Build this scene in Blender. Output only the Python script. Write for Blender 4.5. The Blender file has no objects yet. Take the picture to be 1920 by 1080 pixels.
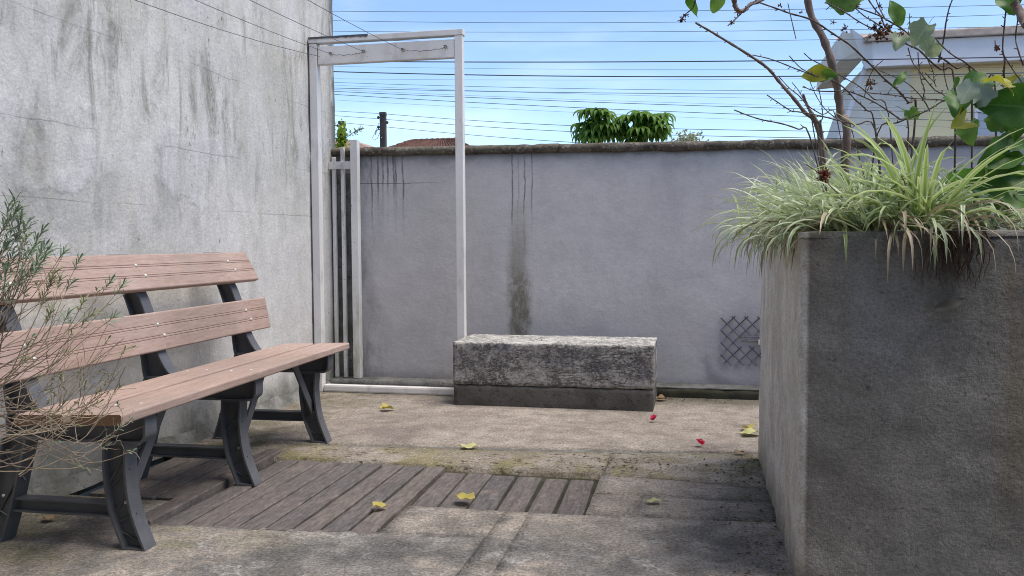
import bpy, bmesh, math, random
import numpy as np
from mathutils import Vector, Matrix, noise as mnoise
R = math.radians
rng = random.Random(7)
SC = bpy.context.scene
COL = SC.collection

# ------------------------------------------------------------------ camera, sky, sun, exposure
F_PX, CAM_H = 1600.0, 0.95
MC = ((0.9778301286663297, 0.20931991538185932, -0.005780354394014815),
      (0.00520934958451904, -0.0519125987876758, -0.9986380449211898),
      (-0.2093349042785159, 0.976468256069618, -0.05185212376618262))   # rows: right, down, forward
cam = bpy.data.cameras.new('camera')
cam.sensor_width = 36.0
cam.lens = F_PX / 1920 * 36.0
cam.clip_start = 0.02
cam.clip_end = 2000
co = bpy.data.objects.new('camera', cam)
COL.objects.link(co)
r_, d_, f_ = (Vector(v) for v in MC)
co.matrix_world = Matrix(((r_.x, -d_.x, -f_.x, 0), (r_.y, -d_.y, -f_.y, 0), (r_.z, -d_.z, -f_.z, CAM_H), (0, 0, 0, 1)))
SC.camera = co

SUN_EL, SUN_AZ = R(66), R(98)          # azimuth measured from +Y towards +X
w = bpy.data.worlds.new('World')
SC.world = w
w.use_nodes = True
nt = w.node_tree
bg = nt.nodes['Background']
sky = nt.nodes.new('ShaderNodeTexSky')
sky.sky_type = 'NISHITA'
sky.sun_disc = False
sky.sun_elevation = SUN_EL
sky.sun_rotation = SUN_AZ
sky.air_density = 0.85
sky.dust_density = 0.35
sky.ozone_density = 3.0
# thin high cloud, the same all over the sky
tc = nt.nodes.new('ShaderNodeTexCoord')
mp = nt.nodes.new('ShaderNodeMapping')
mp.inputs['Scale'].default_value = (1.6, 1.6, 7.0)
cn = nt.nodes.new('ShaderNodeTexNoise')
cn.inputs['Scale'].default_value = 2.3
cn.inputs['Detail'].default_value = 5
cn.inputs['Roughness'].default_value = 0.55
mr = nt.nodes.new('ShaderNodeMapRange')
mr.interpolation_type = 'SMOOTHSTEP'
mr.inputs['From Min'].default_value = 0.40
mr.inputs['From Max'].default_value = 0.85
mr.inputs['To Max'].default_value = 0.20
mx = nt.nodes.new('ShaderNodeMix')
mx.data_type = 'RGBA'
mx.inputs[7].default_value = (8.5, 9.0, 9.6, 1)
nt.links.new(tc.outputs['Generated'], mp.inputs['Vector'])
nt.links.new(mp.outputs[0], cn.inputs['Vector'])
nt.links.new(cn.outputs[0], mr.inputs[0])
nt.links.new(mr.outputs[0], mx.inputs[0])
nt.links.new(sky.outputs[0], mx.inputs[6])
nt.links.new(mx.outputs[2], bg.inputs['Color'])
bg.inputs['Strength'].default_value = 0.12

sl = bpy.data.lights.new('sun', 'SUN')
sl.energy = 2.3
sl.angle = R(38)
sl.color = (1.0, 0.93, 0.84)
so = bpy.data.objects.new('sun', sl)
COL.objects.link(so)
sd = Vector((math.sin(SUN_AZ) * math.cos(SUN_EL), math.cos(SUN_AZ) * math.cos(SUN_EL), math.sin(SUN_EL)))
so.rotation_euler = sd.to_track_quat('Z', 'Y').to_euler()
so.location = (6, 6, 12)

vs = SC.view_settings
vs.view_transform = 'Standard'
vs.look = 'None'
vs.gamma = 1
vs.use_curve_mapping = False
vs.exposure = 0.98
SC.render.engine = 'CYCLES'
SC.cycles.filter_width = 1.0            # a sharp lens

# ------------------------------------------------------------------ helpers
def at(px, py, Y):
    """point at depth y = Y seen at photo pixel px, py"""
    a, b = (px - 960) / F_PX, (py - 540) / F_PX
    d = r_ * a + d_ * b + f_
    t = Y / d.y
    return Vector((d.x * t, Y, CAM_H + d.z * t))

def gp(px, py, z=0.0):
    a, b = (px - 960) / F_PX, (py - 540) / F_PX
    d = r_ * a + d_ * b + f_
    t = (z - CAM_H) / d.z
    return Vector((d.x * t, d.y * t, z))

class MB:
    """collects geometry for ONE mesh object"""
    def __init__(s):
        s.v, s.f, s.uv = [], [], {}
    def add(s, verts, faces):
        n = len(s.v)
        s.v += [tuple(v) for v in verts]
        s.f += [tuple(i + n for i in f) for f in faces]
        return s
    def box(s, lo, hi, m=None):
        (a, b, c), (d, e, f) = lo, hi
        vs_ = [(a, b, c), (d, b, c), (d, e, c), (a, e, c), (a, b, f), (d, b, f), (d, e, f), (a, e, f)]
        if m: vs_ = [m @ Vector(v) for v in vs_]
        return s.add(vs_, [(0, 3, 2, 1), (4, 5, 6, 7), (0, 1, 5, 4), (1, 2, 6, 5), (2, 3, 7, 6), (3, 0, 4, 7)])
    def prism(s, prof, y0, y1):
        """closed (x, z) profile extruded along y"""
        n = len(prof)
        vs_ = [(x, y0, z) for x, z in prof] + [(x, y1, z) for x, z in prof]
        fs = [(i, (i + 1) % n, (i + 1) % n + n, i + n) for i in range(n)]
        fs += [tuple(range(n - 1, -1, -1)), tuple(range(n, 2 * n))]
        return s.add(vs_, fs)
    def tube(s, pts, rad, n=6, cap=True):
        pts = [Vector(p) for p in pts]
        k = len(pts)
        rad = rad if hasattr(rad, '__len__') else [rad] * k
        up = Vector((0.13, 0.31, 0.94))
        vs_, fs = [], []
        for i, p in enumerate(pts):
            t = (pts[min(i + 1, k - 1)] - pts[max(i - 1, 0)])
            if t.length < 1e-9: t = Vector((0, 0, 1))
            t.normalize()
            a = t.cross(up)
            if a.length < 1e-3: a = t.cross(Vector((1, 0, 0)))
            a.normalize()
            b = t.cross(a)
            for j in range(n):
                an = 2 * math.pi * j / n
                vs_.append(p + (a * math.cos(an) + b * math.sin(an)) * rad[i])
        for i in range(k - 1):
            for j in range(n):
                fs.append((i * n + j, i * n + (j + 1) % n, (i + 1) * n + (j + 1) % n, (i + 1) * n + j))
        if cap:
            fs.append(tuple(range(n)))
            fs.append(tuple(range((k - 1) * n, k * n))[::-1])
        return s.add(vs_, fs)
    def strip(s, secs, uvs=True):
        """secs: list of rows of points with equal length; gives a grid with uv u across, v along"""
        m = len(secs[0]); n0 = len(s.v); f0 = len(s.f)
        s.v += [tuple(p) for row in secs for p in row]
        for i in range(len(secs) - 1):
            for j in range(m - 1):
                s.f.append((n0 + i * m + j, n0 + i * m + j + 1, n0 + (i + 1) * m + j + 1, n0 + (i + 1) * m + j))
        if uvs:
            for i in range(len(secs)):
                for j in range(m):
                    s.uv[n0 + i * m + j] = (j / (m - 1), i / (len(secs) - 1))
        return s
    def mesh(s, name, mat, smooth=False):
        me = bpy.data.meshes.new(name)
        me.from_pydata(s.v, [], s.f)
        if s.uv:
            l = me.uv_layers.new(name='UVMap')
            idx = np.zeros(len(me.loops), dtype=np.int32)
            me.loops.foreach_get('vertex_index', idx)
            t = np.zeros((len(s.v), 2), dtype=np.float32)
            for k, v in s.uv.items(): t[k] = v
            l.data.foreach_set('uv', t[idx].ravel())
        me.materials.append(mat)
        if smooth:
            me.polygons.foreach_set('use_smooth', [True] * len(me.polygons))
        me.update()
        return me
    def build(s, name, mat, parent=None, smooth=False, fix=True, bevel=0, seg=2):
        me = s.mesh(name, mat, smooth)
        if fix:
            bm = bmesh.new(); bm.from_mesh(me)
            bmesh.ops.recalc_face_normals(bm, faces=bm.faces)
            if bevel:
                ed = [e for e in bm.edges if len(e.link_faces) == 2 and e.calc_face_angle(0) > 0.5]
                bmesh.ops.bevel(bm, geom=ed, offset=bevel, segments=seg, affect='EDGES', profile=0.6, clamp_overlap=True)
            bm.to_mesh(me); bm.free()
        return link(name, me, parent)

def link(name, me, parent=None, loc=None, rot=None):
    o = bpy.data.objects.new(name, me)
    COL.objects.link(o)
    if parent is not None: o.parent = parent
    if loc is not None: o.location = loc
    if rot is not None: o.rotation_euler = rot
    return o

def tag(o, label=None, cat=None, group=None, kind=None):
    if label: o['label'] = label
    if cat: o['category'] = cat
    if group: o['group'] = group
    if kind: o['kind'] = kind
    return o

def thing(name, label, cat, loc=(0, 0, 0), rz=0.0, group=None):
    o = link(name, None, None, loc, (0, 0, rz))
    return tag(o, label, cat, group)

def rough_box(lo, hi, seg, amp, freq, edge=0.006, skip=(), seed=0, sub_amp=0.0):
    """a box of cast concrete: gridded faces, worn edges, uneven skin; seg = largest cell"""
    lo, hi = Vector(lo), Vector(hi)
    n = [max(1, int(math.ceil((hi[i] - lo[i]) / seg))) for i in range(3)]
    bm = bmesh.new(); cache = {}
    def vert(i, j, k):
        key = (i, j, k)
        if key in cache: return cache[key]
        t = (i / n[0], j / n[1], k / n[2])
        p = Vector([lo[a] + (hi[a] - lo[a]) * t[a] for a in range(3)])
        on = [(-1 if q == 0 else 1 if q == n[a] else 0) for a, q in enumerate((i, j, k))]
        nn = Vector(on)
        cnt = sum(1 for q in on if q)
        q = p * freq + Vector((seed, seed * 1.7, 0))
        h = mnoise.fractal(q, 0.8, 2.0, 4)
        d = amp * h
        if cnt >= 2:
            d -= edge * (0.7 + 1.3 * max(0, mnoise.noise(p * 14 + Vector((seed, 0, 0))))) 
        if nn.length: p = p + nn.normalized() * d
        cache[key] = bm.verts.new(p)
        return cache[key]
    def face(ax, side):
        a, b = [(1, 2), (2, 0), (0, 1)][ax]
        fixed = 0 if side == 0 else n[ax]
        for u in range(n[a]):
            for v in range(n[b]):
                q = []
                for du, dv in ((0, 0), (1, 0), (1, 1), (0, 1)):
                    c = [0, 0, 0]; c[ax] = fixed; c[a] = u + du; c[b] = v + dv
                    q.append(vert(*c))
                if side == 0: q.reverse()
                f = bm.faces.new(q); f.smooth = True
    for ax in range(3):
        for side in (0, 1):
            if (ax, side) not in skip: face(ax, side)
    return bm

def bm_obj(name, bm, mat, parent=None):
    me = bpy.data.meshes.new(name)
    bm.to_mesh(me); bm.free()
    me.materials.append(mat)
    return link(name, me, parent)

# ------------------------------------------------------------------ materials
class Mat:
    def __init__(s, name, rough=0.85, spec=0.3):
        s.m = bpy.data.materials.new(name)
        s.m.use_nodes = True
        s.t = s.m.node_tree
        s.b = s.t.nodes['Principled BSDF']
        s.b.inputs['Roughness'].default_value = rough
        s.b.inputs['Specular IOR Level'].default_value = spec
        s._pos = None
    def n(s, ty, **kw):
        nd = s.t.nodes.new(ty)
        for k, v in kw.items(): setattr(nd, k, v)
        return nd
    def put(s, sock, v):
        if isinstance(v, bpy.types.NodeSocket): s.t.links.new(v, sock)
        elif isinstance(v, (tuple, list)) and len(v) == 3 and sock.type == 'RGBA': sock.default_value = (*v, 1)
        else: sock.default_value = v
    @property
    def pos(s):
        if s._pos is None: s._pos = s.n('ShaderNodeNewGeometry').outputs['Position']
        return s._pos
    def xyz(s, v=None):
        nd = s.n('ShaderNodeSeparateXYZ'); s.put(nd.inputs[0], v if v is not None else s.pos)
        return nd.outputs
    def obj(s): return s.n('ShaderNodeTexCoord').outputs['Object']
    def uv(s): return s.n('ShaderNodeTexCoord').outputs['UV']
    def rnd(s): return s.n('ShaderNodeObjectInfo').outputs['Random']
    def math(s, op, a, b=0.0, c=0.0, clamp=False):
        nd = s.n('ShaderNodeMath', operation=op, use_clamp=clamp)
        s.put(nd.inputs[0], a); s.put(nd.inputs[1], b); s.put(nd.inputs[2], c)
        return nd.outputs[0]
    def vscale(s, sc, v=None):
        nd = s.n('ShaderNodeVectorMath', operation='MULTIPLY')
        s.put(nd.inputs[0], v if v is not None else s.pos)
        nd.inputs[1].default_value = sc
        return nd.outputs[0]
    def voff(s, off, v=None):
        nd = s.n('ShaderNodeVectorMath', operation='ADD')
        s.put(nd.inputs[0], v if v is not None else s.pos)
        s.put(nd.inputs[1], off)
        return nd.outputs[0]
    def noise(s, scale, detail=5, rough=0.6, st=(1, 1, 1), v=None, dist=0.0, off=None):
        vec = v if v is not None else s.pos
        if off: vec = s.voff(off, vec)
        if st != (1, 1, 1): vec = s.vscale(st, vec)
        nd = s.n('ShaderNodeTexNoise')
        s.put(nd.inputs['Vector'], vec)
        nd.inputs['Scale'].default_value = scale
        nd.inputs['Detail'].default_value = detail
        nd.inputs['Roughness'].default_value = rough
        nd.inputs['Distortion'].default_value = dist
        return nd.outputs['Fac']
    def voro(s, scale, feature='DISTANCE_TO_EDGE', v=None, rnd=1.0):
        nd = s.n('ShaderNodeTexVoronoi', feature=feature)
        s.put(nd.inputs['Vector'], v if v is not None else s.pos)
        nd.inputs['Scale'].default_value = scale
        nd.inputs['Randomness'].default_value = rnd
        return nd.outputs[0]
    def step(s, v, a, b, lo=0.0, hi=1.0):
        nd = s.n('ShaderNodeMapRange', interpolation_type='SMOOTHSTEP')
        if a > b: a, b, lo, hi = b, a, hi, lo
        s.put(nd.inputs[0], v)
        nd.inputs['From Min'].default_value = a; nd.inputs['From Max'].default_value = b
        nd.inputs['To Min'].default_value = lo; nd.inputs['To Max'].default_value = hi
        return nd.outputs[0]
    def band(s, v, a, b, soft):
        return s.math('MULTIPLY', s.step(v, a - soft, a + soft), s.step(v, b + soft, b - soft))
    def mul(s, *vs_):
        o = vs_[0]
        for q in vs_[1:]: o = s.math('MULTIPLY', o, q)
        return o
    def mix(s, f, a, b):
        nd = s.n('ShaderNodeMix', data_type='RGBA')
        s.put(nd.inputs[0], f); s.put(nd.inputs[6], a); s.put(nd.inputs[7], b)
        return nd.outputs[2]
    def scale(s, c, f):
        nd = s.n('ShaderNodeVectorMath', operation='SCALE')
        s.put(nd.inputs[0], c); s.put(nd.inputs['Scale'], f)
        return nd.outputs[0]
    def crunch(s, c, sc=42, lo=0.62, hi=1.32, st=(1, 1, 1), off=(0, 0, 0)):
        """fine grain of the surface: pores and paler grains"""
        return s.scale(c, s.step(s.noise(sc, 6, 0.82, st, off=off), 0.36, 0.64, lo, hi))
    def color(s, c): s.put(s.b.inputs['Base Color'], c); return s
    def rough(s, v): s.put(s.b.inputs['Roughness'], v); return s
    def bump(s, h, dist=0.004, strength=1.0, prev=None):
        nd = s.n('ShaderNodeBump')
        nd.inputs['Distance'].default_value = dist
        nd.inputs['Strength'].default_value = strength
        s.put(nd.inputs['Height'], h)
        if prev is not None: s.put(nd.inputs['Normal'], prev)
        s.put(s.b.inputs['Normal'], nd.outputs[0])
        return nd.outputs[0]
    def leafy(s, c, trans=0.35):
        """adds light through the leaf"""
        s.color(c)
        tr = s.n('ShaderNodeBsdfTranslucent'); s.put(tr.inputs['Color'], c)
        mx_ = s.n('ShaderNodeMixShader'); mx_.inputs[0].default_value = trans
        out = s.t.nodes['Material Output']
        s.t.links.new(s.b.outputs[0], mx_.inputs[1]); s.t.links.new(tr.outputs[0], mx_.inputs[2])
        s.t.links.new(mx_.outputs[0], out.inputs['Surface'])
        return s

def mk_left_wall():
    m = Mat('weathered_render', 0.9, 0.2)
    x, y, z = m.xyz()
    base = m.mix(m.step(m.noise(1.3, 4, 0.6), 0.35, 0.65), (0.605, 0.575, 0.535), (0.545, 0.522, 0.492))
    base = m.mix(m.mul(m.step(m.noise(2.6, 5, 0.65, (1, 1, 0.5), off=(3, 1, 7)), 0.44, 0.64), 0.6), base, (0.43, 0.41, 0.35))
    # vertical weather streaks, stronger high up
    st = m.step(m.noise(6.0, 6, 0.75, (1, 1, 0.26), dist=0.5), 0.46, 0.68)
    st2 = m.step(m.noise(1.7, 3, 0.5, (1, 1, 0.5), off=(5, 2, 0)), 0.38, 0.58)
    hi = m.step(z, 0.7, 1.7, 0.12, 1.0)
    base = m.mix(m.mul(st, st2, hi, 0.85), base, (0.19, 0.18, 0.15))
    # broken, patched plaster with a ragged lower edge
    rag = m.noise(3.2, 5, 0.6, (1, 1, 0.6), off=(1, 9, 2))
    zz = m.math('ADD', z, m.math('MULTIPLY', m.math('SUBTRACT', rag, 0.5), 0.55))
    pt = m.mul(m.band(zz, 1.20, 1.52, 0.02), m.band(y, 2.5, 4.1, 0.25), m.step(m.noise(2.2, 3, 0.5, off=(0, 4, 4)), 0.40, 0.5))
    base = m.mix(m.mul(pt, 0.35), base, (0.49, 0.49, 0.50))
    pd = m.mul(m.band(zz, 1.00, 1.22, 0.05), m.band(y, 2.4, 4.3, 0.3), m.step(m.noise(2.5, 4, 0.6, (1, 1, 0.3), off=(7, 0, 1)), 0.45, 0.6))
    base = m.mix(m.mul(pd, 0.45), base, (0.27, 0.265, 0.245))
    # fine dark specks of mould
    sp = m.mul(m.step(m.noise(30, 4, 0.75, (1, 1, 0.6)), 0.58, 0.70), m.step(m.noise(2.4, 4, 0.6, (1, 1, 0.4), off=(2, 2, 2)), 0.5, 0.62))
    base = m.mix(m.mul(sp, 0.75), base, (0.10, 0.10, 0.09))
    # faint wire shadows along the wall painted as thin lines, a crack among them
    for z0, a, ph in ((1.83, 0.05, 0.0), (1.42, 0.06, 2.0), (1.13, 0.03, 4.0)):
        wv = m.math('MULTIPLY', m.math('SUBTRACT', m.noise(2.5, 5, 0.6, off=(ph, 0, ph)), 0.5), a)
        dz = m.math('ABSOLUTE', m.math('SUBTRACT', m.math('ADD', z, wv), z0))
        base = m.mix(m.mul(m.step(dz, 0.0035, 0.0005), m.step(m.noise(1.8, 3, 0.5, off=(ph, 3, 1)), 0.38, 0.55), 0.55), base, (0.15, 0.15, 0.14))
    # damp and algae at the foot
    foot = m.mul(m.step(m.math('ADD', z, m.math('MULTIPLY', m.noise(4, 4), 0.3)), 0.40, 0.16), 0.8)
    base = m.mix(foot, base, m.mix(m.step(m.noise(9, 5, 0.7), 0.4, 0.62), (0.22, 0.23, 0.19), (0.085, 0.085, 0.065)))
    # dirty arris at the far end
    ed = m.mul(m.step(y, 5.36, 5.47), m.step(m.noise(6, 5, 0.7, (1, 1, 0.35), off=(0, 0, 3)), 0.42, 0.55))
    base = m.mix(m.mul(ed, 0.85), base, (0.13, 0.13, 0.115))
    base = m.crunch(base, 16, 0.93, 1.07, (1, 1, 0.5))
    base = m.crunch(base, 80, 0.90, 1.08, off=(2, 0, 0))
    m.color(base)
    h = m.math('ADD', m.math('MULTIPLY', m.noise(9, 6, 0.6), 0.7), m.math('MULTIPLY', m.noise(70, 3, 0.6), 0.25))
    h = m.math('ADD', h, m.math('MULTIPLY', pt, 0.25))
    m.bump(h, 0.012, 0.7)
    return m.m

def mk_back_wall():
    m = Mat('painted_render', 0.88, 0.25)
    x, y, z = m.xyz()
    base = m.mix(m.step(m.noise(1.1, 4, 0.6), 0.35, 0.65), (0.535, 0.502, 0.488), (0.48, 0.450, 0.438))
    base = m.mix(m.mul(m.step(m.noise(3.5, 6, 0.7, (1, 1, 0.25)), 0.48, 0.66), 0.35), base, (0.40, 0.37, 0.37))
    # wobble for the runs
    wx = m.math('ADD', x, m.math('MULTIPLY', m.math('SUBTRACT', m.noise(6, 5, 0.65), 0.5), 0.035))
    def run(x0, wdt, z0, z1, k, col, c):
        dx = m.math('ABSOLUTE', m.math('SUBTRACT', wx, x0))
        msk = m.mul(m.step(dx, wdt * 1.25, wdt * 0.2), m.step(z, z0 - 0.12, z1 + 0.05), m.step(m.noise(14, 5, 0.7, (1, 1, 0.3)), 0.34, 0.60, 0.25, 1.0), k)
        return m.mix(msk, c, col)
    dk = (0.045, 0.04, 0.042)
    for x0, z0, z1, k in ((-2.135, 1.0, 1.35, 0.75), (-2.09, 1.25, 1.34, 0.85), (-2.055, 1.1, 1.40, 0.85), (-2.02, 1.05, 1.42, 0.7),
                          (-1.98, 1.2, 1.36, 0.85), (-1.965, 1.0, 1.42, 0.8), (-1.915, 1.0, 1.44, 0.9)):
        base = run(x0, 0.008, z0, z1, k, dk, base)
    for x0, z0, z1, k in ((-1.165, 0.95, 1.2, 0.75), (-1.125, 1.1, 1.42, 0.5), (-1.085, 0.85, 1.2, 0.8), (-1.035, 1.0, 1.3, 0.7)):
        base = run(x0, 0.006, z0, z1, k, dk, base)
    # wide damp run with mould below
    dx = m.math('ABSOLUTE', m.math('SUBTRACT', x, -1.125))
    n1 = m.math('MULTIPLY', m.math('SUBTRACT', m.noise(5, 6, 0.75, (1, 1, 0.6)), 0.5), 0.14)
    run_ = m.step(m.math('ADD', dx, n1), 0.10, 0.02)
    base = m.mix(m.mul(run_, m.step(z, 1.35, 0.85), m.step(m.noise(5, 5, 0.7, (2, 1, 0.25)), 0.3, 0.6, 0.4, 1.0), 0.62), base, (0.225, 0.205, 0.165))
    base = m.mix(m.mul(run_, m.step(m.math('ADD', z, n1), 0.86, 0.66), m.step(m.noise(26, 5, 0.75, (1, 1, 0.5)), 0.36, 0.56), 0.7), base, (0.115, 0.10, 0.06))
    # dark damp corner at the left end
    lf = m.mul(m.step(m.math('ADD', x, m.math('MULTIPLY', m.noise(5, 5, 0.7, (1, 1, 0.3)), 0.5)), -1.72, -2.02), m.step(m.noise(9, 6, 0.75, (1, 1, 0.35)), 0.40, 0.62))
    base = m.mix(m.mul(lf, 0.55), base, (0.105, 0.10, 0.10))
    # crack across near the top left, chalky scuffs
    dz = m.math('ABSOLUTE', m.math('SUBTRACT', z, m.math('ADD', 1.36, m.math('MULTIPLY', m.math('SUBTRACT', m.noise(6, 4), 0.5), 0.03))))
    base = m.mix(m.mul(m.step(dz, 0.004, 0.001), m.step(x, -1.55, -1.9), 0.7), base, (0.07, 0.065, 0.065))
    sc = m.mul(m.step(m.noise(4.2, 5, 0.62, (1, 1, 1.6), off=(4, 0, 9)), 0.60, 0.72), m.step(z, 1.2, 1.45, 0.35, 1.0))
    base = m.mix(m.mul(sc, 0.28), base, (0.66, 0.63, 0.64))
    # patched mortar round the mesh
    ddx = m.math('SUBTRACT', x, 0.36); ddz = m.math('SUBTRACT', z, 0.30)
    rr = m.math('SQRT', m.math('ADD', m.math('MULTIPLY', ddx, ddx), m.math('MULTIPLY', ddz, ddz)))
    rr = m.math('ADD', rr, m.math('MULTIPLY', m.math('SUBTRACT', m.noise(5, 5), 0.5), 0.16))
    base = m.mix(m.mul(m.band(rr, 0.27, 0.33, 0.03), m.step(z, 0.34, 0.14), 0.5), base, (0.15, 0.15, 0.165))
    base = m.mix(m.mul(m.step(rr, 0.36, 0.2), 0.3), base, (0.30, 0.30, 0.335))
    # grime at the very foot; the coping's shadow painted as a dark band
    base = m.mix(m.mul(m.step(m.math('ADD', z, m.math('MULTIPLY', m.noise(7, 4), 0.12)), 0.20, 0.09), 0.5), base, (0.16, 0.15, 0.14))
    base = m.mix(m.mul(m.step(m.math('ADD', z, m.math('MULTIPLY', m.noise(9, 4, 0.7), 0.08)), 1.50, 1.585), 0.65), base, (0.12, 0.115, 0.11))
    base = m.crunch(base, 6, 0.95, 1.05, (1, 1, 1.5))
    base = m.crunch(base, 60, 0.95, 1.05, (0.6, 1, 1.6), off=(2, 0, 0))
    m.color(base)
    h = m.math('ADD', m.math('MULTIPLY', m.noise(5, 6, 0.6), 0.8), m.math('MULTIPLY', m.noise(60, 3, 0.6), 0.15))
    m.bump(h, 0.012, 0.6)
    return m.m

def mk_planter():
    m = Mat('planter_cement', 0.92, 0.2)
    x, y, z = m.xyz()
    base = m.mix(m.step(m.noise(2.0, 5, 0.6), 0.35, 0.65), (0.262, 0.246, 0.222), (0.190, 0.178, 0.160))
    base = m.mix(m.mul(m.step(m.noise(2.6, 5, 0.6, (1, 1, 0.3), off=(3, 0, 0)), 0.48, 0.64), 0.75), base, (0.215, 0.172, 0.12))
    base = m.mix(m.mul(m.step(m.noise(3.4, 4, 0.6, (1, 1, 0.35), off=(0, 0, 8)), 0.55, 0.70), 0.6), base, (0.29, 0.285, 0.288))
    # dark stain where water runs from the roots
    dx = m.math('ABSOLUTE', m.math('SUBTRACT', x, 0.66))
    dk = m.mul(m.step(dx, 0.13, 0.02), m.step(z, 0.62, 0.92), m.step(m.noise(14, 4, 0.7, (1, 1, 0.15)), 0.42, 0.6), m.step(y, 2.9, 2.6))
    base = m.mix(m.mul(dk, 0.6), base, (0.075, 0.06, 0.045))
    base = m.mix(m.mul(m.step(m.noise(45, 3, 0.7), 0.62, 0.72), 0.6), base, (0.055, 0.055, 0.055))
    # side towards the yard: its brighter light put in as a paler colour
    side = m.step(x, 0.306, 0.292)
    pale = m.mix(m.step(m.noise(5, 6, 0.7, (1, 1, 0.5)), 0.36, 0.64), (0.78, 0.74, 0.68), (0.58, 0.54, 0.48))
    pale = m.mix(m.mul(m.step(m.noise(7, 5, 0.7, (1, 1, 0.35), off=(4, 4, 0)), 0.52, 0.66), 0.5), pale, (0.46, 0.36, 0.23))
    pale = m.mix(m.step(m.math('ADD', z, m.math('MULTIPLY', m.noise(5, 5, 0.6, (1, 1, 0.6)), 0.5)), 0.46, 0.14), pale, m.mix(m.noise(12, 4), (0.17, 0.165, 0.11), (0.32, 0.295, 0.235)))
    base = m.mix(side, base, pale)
    base = m.crunch(base, 14, 0.92, 1.08)
    base = m.crunch(base, 110, 0.80, 1.18, off=(5, 0, 0))
    m.color(base)
    h = m.math('ADD', m.math('MULTIPLY', m.noise(9, 5, 0.65), 0.6), m.math('MULTIPLY', m.noise(70, 5, 0.75), 0.5))
    m.bump(h, 0.016, 1.0)
    return m.m

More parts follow.
